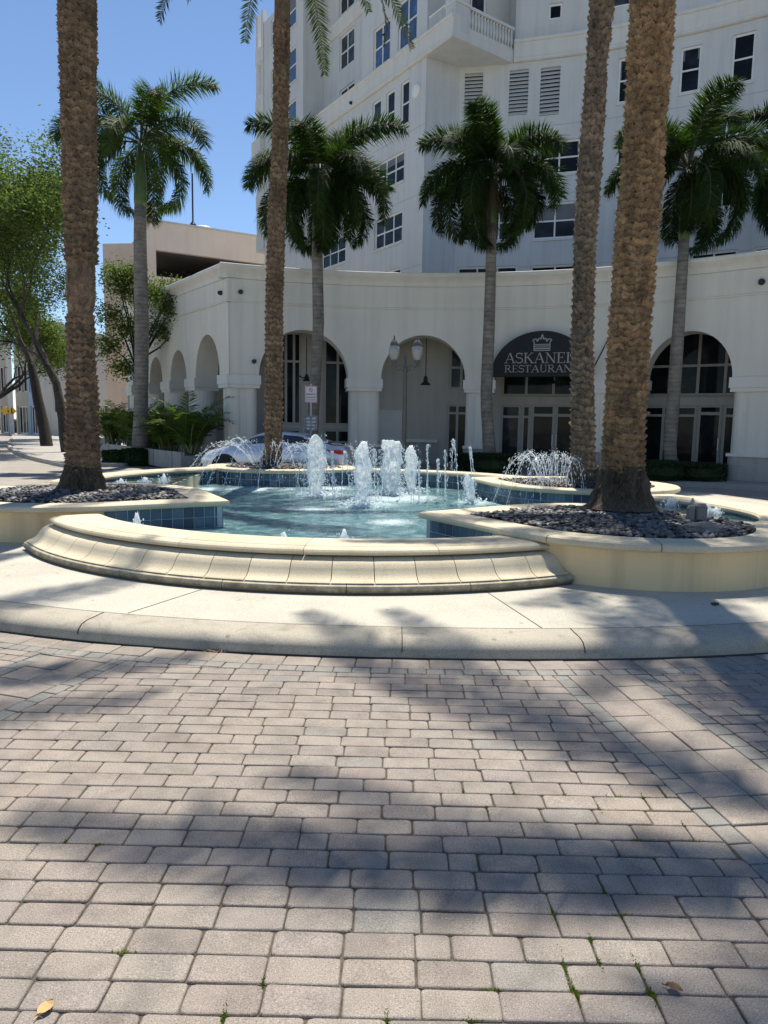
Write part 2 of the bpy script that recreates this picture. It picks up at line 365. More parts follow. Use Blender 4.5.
def grey_tone(): return random.uniform(.88,1.)
# island outline (rounded square), counter-clockwise from the +x side
IC=(.35,12.92); IA,IB,IN=8.3,8.1,2.2
def isl(t,d=0.):
    c,s=math.cos(t),math.sin(t)
    def p(tt):
        c,s=math.cos(tt),math.sin(tt); return Vector((IC[0]+IA*math.copysign(abs(c)**(2/IN),c),IC[1]+IB*math.copysign(abs(s)**(2/IN),s)))
    q=p(t)
    if d:
        e=p(t+.004)-p(t-.004); e.normalize(); q=q+Vector((e.y,-e.x))*d
    return q
TS=[R(a) for a in range(200,341)]; KP=[isl(t) for t in TS]; KN=[(isl(t,1)-isl(t)) for t in TS]
def kerb_clip(poly,d):
    cx=sum(v[0] for v in poly)/len(poly); cy=sum(v[1] for v in poly)/len(poly)
    i=min(range(len(KP)),key=lambda k:(KP[k].x-cx)**2+(KP[k].y-cy)**2); p=KP[i]+KN[i]*d
    return clip(poly,(p.x,p.y),(KN[i].x,KN[i].y))
SA=(1.10,4.62); SD=(.131,-.9914); SN=(-.9914,-.131)     # spoke running from the kerb to the right of the viewer
LA=(-1.72,4.65); LD=(-.305,-.9524); LN=(.9524,-.305)    # spoke running to the left
def field(rot,org,x0,x1,y0,y1,clips,h=.111,l=.222):
    c,s=math.cos(rot),math.sin(rot)
    for j in range(int(y0/h),int(y1/h)+1):
        x=x0+(l*.5 if j%2 else 0)+random.uniform(-.02,.02)
        while x<x1:
            L=l if random.random()>.05 else l*.5
            q=[(x,j*h),(x+L,j*h),(x+L,j*h+h),(x,j*h+h)]; x+=L
            q=[(org[0]+a*c-b*s,org[1]+a*s+b*c) for a,b in q]
            cx=sum(v[0] for v in q)/4; cy=sum(v[1] for v in q)/4
            if cy<.9 or abs(cx)>4.6: continue
            q=kerb_clip(q,.31)
            for p,n in clips:
                if len(q)<3: break
                q=clip(q,p,n)
            if len(q)>=3: brick(q,tan_tone())
field(R(-.6),(.0,0),-4,4,.8,5.4,[(SA,SN),(LA,LN)])
def off(A,n,d): return (A[0]+n[0]*d,A[1]+n[1]*d)
nSN=(-SN[0],-SN[1]); nLN=(-LN[0],-LN[1])
field(R(6.5),(0,0),.8,5.5,-.5,5.6,[(off(SA,nSN,.655),nSN)])
field(R(-16),(0,0),-6,-1,-1.5,5,[(off(LA,nLN,.655),nLN)])
def spoke(A,D,N,widths):
    o=0.
    for w,l,kind in widths:
        t=-.4+random.uniform(0,.1)
        while t<4.6:
            a=off(A,N,o);q=[(a[0]+D[0]*t,a[1]+D[1]*t)]; q.append((q[0][0]+N[0]*w,q[0][1]+N[1]*w)); t2=t+l
            b=(a[0]+D[0]*t2,a[1]+D[1]*t2); q.append((b[0]+N[0]*w,b[1]+N[1]*w)); q.append(b); t=t2
            if q[0][1]<.5: break
            q=kerb_clip(q,.31)
            if len(q)>=3: brick(q,grey_tone() if kind else random.choice([.05,.2,.42,.46,.5,.66,.3]),r=.006)
        o+=w
spoke(SA,SD,nSN,[(.10,.13,1),(.223,.223,0),(.223,.223,0),(.105,.14,1)])
spoke(LA,LD,nLN,[(.10,.14,1),(.223,.223,0),(.223,.223,0),(.105,.15,1)])
# courses that follow the kerb: wide tan course, thin grey course
def course(d0,d1,l,tonef):
    t=R(206)
    while t<R(334):
        dt=l/ (isl(t+.01)-isl(t)).length*.01
        q=[isl(t,d0),isl(t+dt,d0),isl(t+dt,d1),isl(t,d1)]; t+=dt
        if q[0].y<7.5: brick([(v.x,v.y) for v in q],tonef(),r=.006)
course(.02,.205,.24,lambda: random.choice([.1,.2,.42,.46,.3,.66])); course(.205,.31,.12,grey_tone)
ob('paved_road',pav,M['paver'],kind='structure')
jb=MB(); jb.quad((-6,-.5,-.0085),(6,-.5,-.0085),(6,9,-.0085),(-6,9,-.0085)); ob('paved_road_joints',jb,M['joint'],kind='structure')
# moss and weeds in the joints
mossm=leafmat('moss_green',(.06,.10,.012),(.16,.22,.03),.3)
ms=MB()
for (px,py) in [(95,838),(62,852),(476,985),(480,1008),(235,1012),(238,995),(548,965),(590,962),(645,992),(470,800),(478,803),(520,793),(572,803),(525,800),(668,800),(676,830),(640,792),(620,800),(590,895),(587,912),(589,935),(573,970),(575,985),(577,995),(645,975),(648,982),(396,1003),(392,1012),(395,1018),(548,1000),(630,845),(688,850),(612,812),(545,925),(205,1012),(102,945)]:
    p=atz(px,py,-.003); cn=min(CORN,key=lambda q:(q[0]-p.x)**2+(q[1]-p.y)**2); p=Vector((cn[0],cn[1],-.004)); along=random.choice([(1,0),(0,1),(0,1)])
    for _ in range(34):
        a=random.uniform(0,2*PI); r=abs(random.gauss(0,.010)); r2=random.gauss(0,.022); q=p+Vector((along[0]*r2+math.cos(a)*r*.35,along[1]*r2+math.sin(a)*r*.35,0))
        h=random.uniform(.003,.011); b=random.uniform(0,PI); d=Vector((math.cos(b),math.sin(b),0))*.0035
        ms.tone=random.random(); ms.add([q-d,q+d,q+d*.2+Vector((random.gauss(0,.004),random.gauss(0,.004),h))],[(0,1,2)])
ob('moss',ms,mossm,kind='stuff',label='green moss tufts growing in the joints between pavers',cat='moss')
dg=MB()
for _ in range(90):
    p=atz(random.gauss(225,9),random.gauss(650.5,1.2),.005); b=random.uniform(0,PI); L=random.uniform(.03,.08)
    dg.tone=random.random(); dg.bar(p,p+Vector((math.cos(b)*L,math.sin(b)*L*.6,random.uniform(0,.02))),.0025,.002)
M['straw']=simple('dry_straw',(.33,.24,.13),.9,tonevar=.4)
ob('dry_grass',dg,M['straw'],kind='stuff',label='tuft of dry straw lying against the kerb',cat='dry grass')
def leaf(px,py,z,L,rz,mat,label):
    p=atz(px,py,z); mb=MB(); prof=[(-.5,.02),(-.3,.25),(0,.34),(.25,.26),(.5,.01)]
    for s in (-1,1):
        for (a,wa),(b,wb) in zip(prof,prof[1:]):
            mb.add([(a*L,0,.004),(b*L,0,.004+abs(b)*.01),(b*L,s*wb*L,.012),(a*L,s*wa*L,.012)],[(0,1,2,3) if s<0 else (3,2,1,0)])
    mb.bar((-.75*L,0,.004),(-.45*L,0,.005),.003,.003)
    o=ob('fallen_leaf',mb,mat,label=label,cat='leaf',group='dead leaves on the pavers'); o.location=p; o.rotation_euler=(0,0,rz)
leaf(46,1010,.003,.055,R(70),simple('tan_leaf',(.50,.33,.14),.7),'pale tan heart-shaped dead leaf lying on a grey paver')
leaf(674,990,.003,.045,R(-35),simple('brown_leaf',(.20,.11,.05),.7),'dark brown dead leaf lying on a grey paver')
# ================================================================== ground, roads, island
g=MB(); g.quad((-400,-200,-.02),(400,-200,-.02),(400,600,-.02),(-400,600,-.02)); ob('ground',g,M['road'],kind='structure')
isle=MB(); n=160; out=[];prof=[(0,-.018),(0,.045),(-.015,.08),(-.05,.108),(-.11,.122),(-.32,.13)]
for d,z in prof: out.append([(*isl(2*PI*i/n,d),z) for i in range(n)])
kb=MB(); kb.loft(out,True)
ob('kerb',kb,M['kerb'],kind='structure',smooth=True)
# kerb joints
kj=MB()
for px in (68,417,595):
    i=min(range(len(KP)),key=lambda k:abs((384+720*KP[k].x/KP[k].y*1.01)-px)); t=TS[i]
    L=[(*isl(t,d+.003),z+.0025) for d,z in prof[1:]]
    for a,b in zip(L,L[1:]): kj.bar(a,b,.006,.003)
M['crack']=simple('joint_gap',(.05,.045,.04),1.)
kj.loft([[(*isl(t,-.318),.1325) for t in TS],[(*isl(t,-.326),.1325) for t in TS]]); kj.loft([[(*isl(t,.016),-.004) for t in TS],[(*isl(t,.001),.006) for t in TS]])
ob('kerb_joints',kj,M['crack'],kind='structure')
wk=MB(); wk.prism([tuple(isl(2*PI*i/n,-.325)) for i in range(n)],-.02,.128); ob('walkway',wk,M['walk'],kind='structure')
cr=MB()
for a,b in [((487,592),(542,628)),((203,589),(128,613))]:
    A=atz(*a,.130);B=atz(*b,.130); cr.bar(A,B,.007,.002)
ob('walkway_joints',cr,M['crack'],kind='structure')
# ================================================================== fountain
def spl(P,n=8):
    P=[Vector(p) for p in P]; Q=[P[0]*2-P[1]]+P+[P[-1]*2-P[-2]]; out=[]
    for i in range(1,len(Q)-2):
        for k in range(n):
            t=k/n; a,b,c,d=Q[i-1],Q[i],Q[i+1],Q[i+2]
            out.append(.5*((2*b)+(c-a)*t+(2*a-5*b+4*c-d)*t*t+(3*b-a-3*c+d)*t**3))
    out.append(P[-1]); return out
FOUNT=thing('fountain','wide stone fountain basin with four palm planters and blue tiled pool','fountain',(0,0,.128))
def inF(mb): return mb.moved(Matrix.Translation((0,0,-.128)))
FC=Vector((-.41,10.53))
A0=math.atan2(8.09-FC.y,-4.09-FC.x)+2*PI; A1=math.atan2(6.71-FC.y,1.80-FC.x)+2*PI
def arcblocks(mb,prof,a0,a1,l,gap,r0):
    n=max(1,round((a1-a0)*r0/l)); da=(a1-a0)/n
    for k in range(n):
        b0=a0+k*da+gap/r0/2; b1=a0+(k+1)*da-gap/r0/2; rings=[]
        for i in range(5):
            a=b0+(b1-b0)*i/4; rings.append([(FC.x+r*math.cos(a),FC.y+r*math.sin(a),z) for r,z in prof])
        mb.tone=random.random(); mb.loft(rings,False,cap=True)
bw=MB()
toe=[(4.0,.125),(4.40,.125),(4.425,.15),(4.43,.18),(4.42,.205),(4.385,.222),(4.36,.226),(4.0,.226)]
arcblocks(bw,toe[::-1],A0,A1,1.15,.006,4.41)
og=[(3.95,.226),(4.395,.228),(4.375,.237),(4.335,.251),(4.30,.274),(4.272,.305),(4.245,.342),(4.21,.375),(4.155,.40),(4.09,.412),(3.95,.412)]
og=[tuple(v) for v in spl([Vector(p) for p in og[1:-1]],4)]; og=[(3.95,.226)]+og+[(3.95,.412)]
arcblocks(bw,og[::-1],A0+.006,A1-.006,.375,.007,4.25)
arcblocks(bw,[(3.62,.0),(3.62,.42),(4.0,.42),(4.0,.0)],A0+.01,A1-.01,99,.0,4.1)
inF(bw); ob('basin_wall',bw,M['stone'],FOUNT)
cp=MB(); cop=[(3.57,.43),(3.565,.46),(3.58,.485),(3.62,.499),(3.75,.503),(4.00,.503),(4.05,.500),(4.06,.493),(4.09,.492),(4.12,.488),(4.15,.476),(4.162,.460),(4.16,.444),(4.145,.43),(4.10,.418),(3.6,.416)]
arcblocks(cp,cop,A0+.02,A1-.005,1.22,.005,4.2)
inF(cp); ob('front_coping',cp,M['stone'],FOUNT)
def teardrop(c,ang,r,n=56,tip=1.34):
    pts=teardrop0(c,ang,r,n,tip)
    if tuple(c)==NR[0]:      # the side channel cuts this planter short on its right-hand rear side
        nv=Vector((.804,.594)); lim=max(.05,1.17-(1.77-r)*.40)
        for p in pts:
            d=(p-Vector(c)).dot(nv)-lim
            if d>0: p-=nv*d
    return pts
def teardrop0(c,ang,r,n=56,tip=1.34):
    """plan outline: circle of radius r drawn out to one pointed corner in direction ang"""
    h=math.acos(1/tip); pts=[]
    T=Vector(c)+Vector((math.cos(ang),math.sin(ang)))*r*tip
    P0=Vector(c)+Vector((math.cos(ang+h),math.sin(ang+h)))*r; P1=Vector(c)+Vector((math.cos(ang-h),math.sin(ang-h)))*r
    m=9
    for i in range(m): pts.append(T+(P0-T)*i/m)
    for i in range(n+1):
        a=ang+h+(2*PI-2*h)*i/n; pts.append(Vector(c)+Vector((math.cos(a),math.sin(a)))*r)
    for i in range(1,m): pts.append(P1+(T-P1)*i/m)
    return pts
NR=((2.75,8.15),math.atan2(.43,-2.32)); NL=((-4.35,10.2),math.atan2(-.63,2.23)); FL=((-2.55,17.55),R(-12)); FR=((3.75,13.65),R(152))
RIGHT=[(4.20,11.4),(4.58,10.5),(4.76,9.7),(4.74,9.05),(4.48,8.45),(4.1,8.0)]
BACK=[(-1.6,17.2),(-.3,16.8),(.9,16.45),(1.9,15.85),(2.7,14.9)]
LEFT=[(-5.0,11.4),(-5.25,12.6),(-5.18,13.7),(-4.7,15.1),(-3.8,16.5)]
frontin=[FC+Vector((math.cos(a),math.sin(a)))*3.58 for a in [A0+(A1-A0)*i/24 for i in range(25)]]
rin=spl(RIGHT);bin_=spl(BACK);lin=spl(LEFT)
pool=frontin+[Vector(NR[0])]+rin[::-1]+[Vector(FR[0])]+bin_[::-1]+[Vector(FL[0])]+lin[::-1]+[Vector(NL[0])]
def inside(p,poly):
    c=False;k=len(poly)
    for i in range(k):
        a,b=poly[i],poly[(i+1)%k]
        if (a.y>p.y)!=(b.y>p.y) and p.x<(b.x-a.x)*(p.y-a.y)/(b.y-a.y)+a.x: c=not c
    return c
ZT=.575
def tiles(mb,gm,path,z0,z1,nrow,side):
    """rows of square glazed tiles standing a few mm proud of a wall that follows path"""
    h=(z1-z0)/nrow
    L=[0.]
    for a,b in zip(path,path[1:]): L.append(L[-1]+(b-a).length)
    def at(s):
        s=max(0,min(L[-1],s))
        for i in range(len(L)-1):
            if s<=L[i+1]+1e-9: return path[i]+(path[i+1]-path[i])*((s-L[i])/max(1e-6,L[i+1]-L[i]))
        return path[-1]
    n=int(L[-1]/h)
    for k in range(n):
        a=at(k*h+.0045);b=at((k+1)*h-.0045); d=(b-a).normalized(); nrm=Vector((d.y,-d.x))*side
        for r in range(nrow):
            mb.tone=random.random(); za=z0+r*h+.004; zb=z0+(r+1)*h-.004; e=nrm*.012; q=nrm*.018
            mb.add([(*(a+e),za),(*(b+e),za),(*(b+e),zb),(*(a+e),zb),(*(a+q+d*.004),za+.004),(*(b+q-d*.004),za+.004),(*(b+q-d*.004),zb-.004),(*(a+q+d*.004),zb-.004)],
                   [(0,1,5,4),(1,2,6,5),(2,3,7,6),(3,0,4,7),(4,5,6,7)])
    for i in range(len(path)-1):
        a,b=path[i],path[i+1]; d=(b-a).normalized(); e=Vector((d.y,-d.x))*side*.011
        gm.quad((*(a+e),z0),(*(b+e),z0),(*(b+e),z1),(*(a+e),z1))
def planter(spec,nm,rs=1.,dz=0.):
    c,ang=spec; zt=ZT+dz
    w=teardrop(c,ang,1.69*rs); mb=MB(); mb.prism([(p.x,p.y) for p in w],.12,zt-.07,top=False)
    pw=ob('planter_wall',inF(mb),M['render'],FOUNT,label=nm)
    o=MB(); rings=[]
    for d,z in [(1.66,zt-.085),(1.755,zt-.08),(1.772,zt-.065),(1.778,zt-.04),(1.768,zt-.015),(1.745,zt-.002),(1.70,zt),(1.36,zt-.004),(1.335,zt-.012),(1.33,zt-.12)]:
        rings.append([(*p,z) for p in teardrop(c,ang,d*rs)])
    o.loft(rings,True); ob('planter_coping',inF(o),M['stone'],FOUNT,smooth=False)
    # joints between coping stones
    for a in (R(-98),R(-55),R(-20),R(200),R(228)):
        da=(a-ang+PI)%(2*PI)-PI
        if abs(da)<.75: continue
        v=Vector((math.cos(a),math.sin(a))); C=Vector(c)
        pts=[(*(C+v*d*rs),z) for d,z in [(1.34,zt+.001),(1.70,zt+.002),(1.748,zt),(1.771,zt-.015),(1.781,zt-.04),(1.775,zt-.067)]]
        j=MB(); j.loft([[Vector(p)+Vector((-v.y,v.x,0))*.003 for p in pts],[Vector(p)-Vector((-v.y,v.x,0))*.003 for p in pts]])
        ob('coping_joint',inF(j),M['crack'],FOUNT)
    path=[p for p in teardrop(c,ang,1.69*rs)]; path.append(path[0])
    k=len(path); sel=[inside(path[i]+Vector((math.cos(ang),math.sin(ang)))*.02,pool) for i in range(k)]
    run=[];runs=[]
    half=k//2; order=list(range(half,k))+list(range(1,half+1))
    for i in order:
        if sel[i]: run.append(path[i])
        elif run: runs.append(run); run=[]
    if run: runs.append(run)
    t=MB(); gm=MB()
    for r_ in runs:
        if len(r_)>1: tiles(t,gm,r_,.07,zt-.085,3,1)
    if t.f:
        tl=ob('tile_lining',inF(t),M['tile'],FOUNT); ob('grout',inF(gm),M['grout'],tl)
    # soil under the stones
    s=MB(); rg=[]
    for f,z in ((1.34,zt-.05),(1.0,zt-.02),(.6,zt+.02),(.3,zt+.04),(.05,zt+.05)): rg.append([(*p,z) for p in teardrop(c,ang,f*rs)])
    s.loft(rg,True,cap=False); ob('planter_soil',inF(s),M['dirt'],FOUNT,smooth=True)
planter(NR,'cream rendered wall of the planter nearest on the right'); planter(NL,'cream rendered wall of the planter nearest on the left'); planter(FL,'tiled planter wall in front of the parked car',.98,.0); planter(FR,'planter wall in front of the restaurant',.98,.0)
def rim(path,side,nm,w=.50,zt=ZT-.004):
    nrm=[]
    for i in range(len(path)):
        d=(path[min(i+1,len(path)-1)]-path[max(i-1,0)]).normalized(); nrm.append(Vector((d.y,-d.x))*side)
    prof=[(.01,.05),(.01,zt-.08),(-.03,zt-.07),(-.04,zt-.035),(-.02,zt-.006),(.03,zt),(w-.05,zt),(w,zt-.015),(w+.01,zt-.05),(w-.02,zt-.08),(w-.07,zt-.085),(w-.07,.12)]
    rings=[[(*(p-n*d),z) for p,n in zip(path,nrm)] for d,z in prof]
    mb=MB(); mb.loft(rings); ob('rim_coping',inF(mb),M['stone'],FOUNT,label=nm)
    t=MB();gm=MB(); tiles(t,gm,[p-n*.01 for p,n in zip(path,nrm)],.07,zt-.085,3,side); tl=ob('tile_lining',inF(t),M['tile'],FOUNT); ob('grout',inF(gm),M['grout'],tl)
def inward(path):
    m=len(path)//2; d=(path[m+1]-path[m-1]).normalized(); n=Vector((d.y,-d.x)); return 1 if inside(path[m]+n*.3,pool) else -1
rim(rin,inward(rin),'stone rim curving round the right of the pool'); rim(bin_,inward(bin_),'stone rim along the back of the pool'); rim(lin,inward(lin),'stone rim along the left of the pool')
fp=[p for p in frontin]; t=MB();gm=MB(); tiles(t,gm,fp,.10,.42,2,-1 if inside(fp[12]+Vector(((fp[13]-fp[11]).y,-(fp[13]-fp[11]).x))*-.3,pool) else 1); tl=ob('tile_lining',inF(t),M['tile'],FOUNT); ob('grout',inF(gm),M['grout'],tl)
# water surface and dark pool floor
ctr=Vector((-.3,12.9)); wp=[ctr+(p-ctr)*1.01 for p in pool]
w=MB(); 
G=.075
def wz(x,y):
    a=min([math.hypot(x-fx,y-fy)/fr for fx,fy,fr in FOAM]); k=.006+.016*max(0,1-a)
    return .21+k*(mnoise.noise(Vector((x*2.6,y*2.6,1.)))+.8*mnoise.noise(Vector((x*6.5,y*6.5,4.))))
XS=[-5.4+i*G for i in range(int(11.2/G))]; YS=[6.7+i*G for i in range(int(11.1/G))]
for i in range(len(XS)-1):
    for j in range(len(YS)-1):
        if inside(Vector((XS[i]+G/2,YS[j]+G/2)),wp) or any(inside(Vector((XS[i]+a,YS[j]+b)),wp) for a in (0,G) for b in (0,G)):
            w.quad(*[(x,y,wz(x,y)) for x,y in ((XS[i],YS[j]),(XS[i+1],YS[j]),(XS[i+1],YS[j+1]),(XS[i],YS[j+1]))])
idx={};nv=[];nf=[]
for f in w.f:
    q=[]
    for i in f:
        k=(round(w.v[i][0],4),round(w.v[i][1],4))
        if k not in idx: idx[k]=len(nv); nv.append(w.v[i])
        q.append(idx[k])
    nf.append(tuple(q))
w=MB(); w.add(nv,nf); ob('water',w,M['water'],kind='structure',smooth=True)
# raised side channels with their own water level
def channel(poly,weir,lab):
    c=MB(); P=[Vector(p) for p in poly]; x0=min(p.x for p in P);x1=max(p.x for p in P);y0=min(p.y for p in P);y1=max(p.y for p in P); g=.08; idx={}; vs=[];fs=[]
    for i in range(int((x1-x0)/g)+1):
        for j in range(int((y1-y0)/g)+1):
            if not any(inside(Vector((x0+(i+a)*g,y0+(j+b)*g)),P) for a in (0,.5,1) for b in (0,.5,1)): continue
            q=[]
            for a,b in ((0,0),(1,0),(1,1),(0,1)):
                k=(i+a,j+b)
                if k not in idx: x=x0+k[0]*g;y=y0+k[1]*g; idx[k]=len(vs); vs.append((x,y,.455+.008*mnoise.noise(Vector((x*4,y*4,2.)))))
                q.append(idx[k])
            fs.append(tuple(q))
    c.add(vs,fs); ob('channel_water',c,M['water2'],kind='structure',smooth=True)
    w=MB(); w.bar((*weir[0],.29),(*weir[1],.28),.06,.34); ob('weir_wall',inF(w),M['stone'],FOUNT,label=lab)
M['water2']=simple('channel_water',(.02,.06,.065),.06,var=.5,scale=2.,bs=.5,bscale=9)
nrp=[p for p in teardrop(NR[0],NR[1],1.60) if (p-Vector(NR[0])).dot(Vector((.804,.594)))>.6]
nrp.sort(key=lambda p:-p.x)
channel([Vector((4.1,7.9))]+[p+Vector((.04,0)) for p in rin[::-1] if p.y<11.2]+[Vector((3.2,9.75))]+[Vector((3.0,9.4)),Vector((3.6,8.6))],((3.15,9.7),(4.35,11.5)),'stone weir holding back the right side channel')
channel([p-Vector((.04,0)) for p in lin if p.y<15.9]+[Vector((-4.15,15.9)),Vector((-3.75,11.6)),Vector((-4.3,11.3))],((-3.75,11.6),(-4.15,16.1)),'stone weir holding back the left side channel')
# pebbles
def pebbles(spec,num,rs,lab,r0=.35):
    mb=MB(); c,ang=spec; T=teardrop(c,ang,1.30*rs)
    k=0
    while k<num:
        a=random.uniform(0,2*PI); r=1.72*rs*math.sqrt(random.random()); p=Vector(c)+Vector((math.cos(a),math.sin(a)))*r
        if not inside(p,T): continue
        k+=1; d=(p-Vector(c)).length; z=ZT-.02+.05*max(0,1-d/1.5)+random.uniform(-.015,.025)
        s=random.uniform(.02,.046); m=Matrix.Translation((p.x,p.y,z))@Matrix.Rotation(random.uniform(0,PI),4,'Z')@Matrix.Rotation(random.gauss(0,.3),4,'X')@Matrix.Rotation(random.gauss(0,.3),4,'Y')@Matrix.Diagonal((s*random.uniform(.9,1.5),s,s*random.uniform(.4,.65),1))
        mb.tone=random.random()**1.3; v,f=ICO[1]; mb.add([m@q for q in v],f)
    ob('pebbles',mb,M['pebble'],smooth=True,kind='stuff',label=lab,cat='pebbles')
pebbles(NR,2600,1.,'dark river pebbles round the foot of the nearest right palm'); pebbles(NL,2300,1.,'dark river pebbles round the foot of the nearest left palm')
pebbles(FL,600,.98,'dark river pebbles under the slim palm by the car'); pebbles(FR,600,.98,'dark river pebbles under the palm by the restaurant')
# ================================================================== palms
M['date_bark']=bark('date_palm_bark',(.085,.056,.034),(.215,.145,.088),(.40,.285,.18),16)
RZ1=.3; RZ2=1.4
M['date_bark_brown']=M['date_bark']; M['date_bark_gold']=bark('golden_palm_bark',(.13,.081,.04),(.315,.205,.107),(.56,.385,.215),16); M['date_bark_grey']=bark('greyish_palm_bark',(.085,.065,.045),(.21,.16,.11),(.38,.30,.22),16)
M['root_bark']=bark('palm_root_mat',(.038,.029,.02),(.10,.076,.05),(.21,.16,.11),30)
M['date_frond']=leafmat('date_frond',(.022,.035,.020),(.06,.08,.040),.2,.6)
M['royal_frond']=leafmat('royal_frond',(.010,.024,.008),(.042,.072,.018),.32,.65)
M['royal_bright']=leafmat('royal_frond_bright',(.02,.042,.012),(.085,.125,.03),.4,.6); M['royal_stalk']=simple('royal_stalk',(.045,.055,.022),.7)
M['royal_bark']=royalbark()
M['crownshaft']=simple('crownshaft_green',(.07,.12,.035),.4,var=.25,scale=4)
M['rachis']=simple('frond_stalk',(.12,.14,.05),.5)
M['thatch']=simple('dead_leaf_base',(.13,.10,.065),.95,var=.3,scale=15)
def interp(path,z):
    for (z0,x0,y0,r0),(z1,x1,y1,r1) in zip(path,path[1:]):
        if z<=z1: t=(z-z0)/(z1-z0); return Vector((x0+(x1-x0)*t,y0+(y1-y0)*t,z)),r0+(r1-r0)*t
    z1,x1,y1,r1=path[-1]; return Vector((x1,y1,z)),r1
def date_trunk(path,smooth_bands=(),rowh=.062,per=9,prot=.05,seed=1,rag=1.):
    """trunk ringed by spiral rows of old leaf bases: every row a ragged lip, every leaf base a shallow scale"""
    rng=random.Random(seed); mb=MB(); n=84; dz=min(.014,rowh/6); hc={}
    def hsh(i,j):
        if (i,j) not in hc: hc[(i,j)]=rng.random()
        return hc[(i,j)]
    z0=path[0][0]+.03; zt=min(path[-1][0],10.6); k=int((zt-z0)/dz); rings=[]; tones=[]
    cs=[(math.cos(2*PI*j/n),math.sin(2*PI*j/n)) for j in range(n)]
    for i in range(k+1):
        z=z0+i*dz; c,r=interp(path,z); ring=[]; tr=[]; sb=.22 if any(a<z<b for a,b in smooth_bands) else 1.
        lump=1+.05*mnoise.noise(Vector((z*1.1,seed*7.,0)))+.035*mnoise.noise(Vector((z*3.1,seed*3.,5)))
        for j in range(n):
            ca,sa=cs[j]; a=j/n
            w1=mnoise.noise(Vector((ca*2.2,sa*2.2+seed,z*2.4))); w2=mnoise.noise(Vector((ca*7,sa*7+seed,z*9))); w3=mnoise.noise(Vector((ca*21,sa*21,z*55+seed)))
            v=z/rowh+a*1.0+.45*w1+.22*w2; row=math.floor(v)
            u=a*per+.5*(row%2); col=math.floor(u)%per; fu=u-math.floor(u); arch=1-abs(2*fu-1)**1.7
            v2=v-.42*arch+.21; row2=math.floor(v2); s=v2-row2; h=hsh(row2,col)
            lip=(s**1.6) if s<.86 else ((1-s)/.14)**.7
            d=prot*sb*(.35+.65*lip*(.55+.75*h))*(.6+.4*arch)+.010*w3*rag+.006*w2
            R_=r*.95*lump+d-prot*.35
            ring.append((c.x+R_*ca,c.y+R_*sa,z+.012*w2)); tr.append(.25+.5*h+.25*w1)
        rings.append(ring); tones.append(tr)
    mb.loft(rings,True); mb.t=[min(1,max(0,tones[q//n][q%n])) for q in range(k*n)]
    c,r=interp(path,path[-1][0]); c2,r2=interp(path,zt-.02); mb.tone=.4; mb.tube([c2,c],[r2,r],14)
    for _ in range(int(2600*rag)):      # torn fibres and splinters standing off the lips
        z=rng.uniform(z0,min(zt,9.2)); c,r=interp(path,z)
        if any(a<z<b for a,b in smooth_bands): continue
        a=rng.uniform(0,2*PI); u=Vector((math.cos(a),math.sin(a),0)); t=Vector((-u.y,u.x,0)); q=c+u*(r*.95+prot*rng.uniform(-.1,.45)); mb.tone=rng.random()
        d=(u*rng.uniform(.1,1)+t*rng.gauss(0,.8)+Vector((0,0,rng.uniform(-.3,1.)))).normalized()*rng.uniform(.015,.055); b=t*rng.uniform(.003,.009)
        mb.add([q-b,q+b,q+d],[(0,1,2)])
    return mb
def root_flare(c,r0,r1,h,seed):
    rng=random.Random(seed); mb=MB(); mb.tone=.4; n=30; rings=[]
    for i in range(12):
        t=i/11; z=h*t; rr=r0+(r1-r0)*(t**.55)
        ring=[]
        for j in range(n):
            a=2*PI*j/n; k=1+.17*mnoise.noise(Vector((math.cos(a)*2.6,math.sin(a)*2.6,z*1.5+seed)))+.11*mnoise.noise(Vector((math.cos(a)*9,math.sin(a)*9,z*9)))
            ring.append(Vector((c[0]+rr*k*math.cos(a),c[1]+rr*k*math.sin(a),c[2]+z)))
        rings.append(ring)
    mb.loft(rings,True)
    for _ in range(1400):       # root fibres
        a=rng.uniform(0,2*PI); t=rng.random(); rr=r0+(r1-r0)*(t**.55); u=Vector((math.cos(a),math.sin(a),0)); tt=Vector((-u.y,u.x,0))
        p=Vector(c)+u*rr*1.0+Vector((0,0,h*t)); q=p+u*rng.uniform(.01,.06)+Vector((0,0,-rng.uniform(.04,.12)))+tt*rng.gauss(0,.03)
        mb.tone=rng.random()**1.5; mb.add([p-tt*.006,p+tt*.006,q],[(0,1,2)])
    return mb
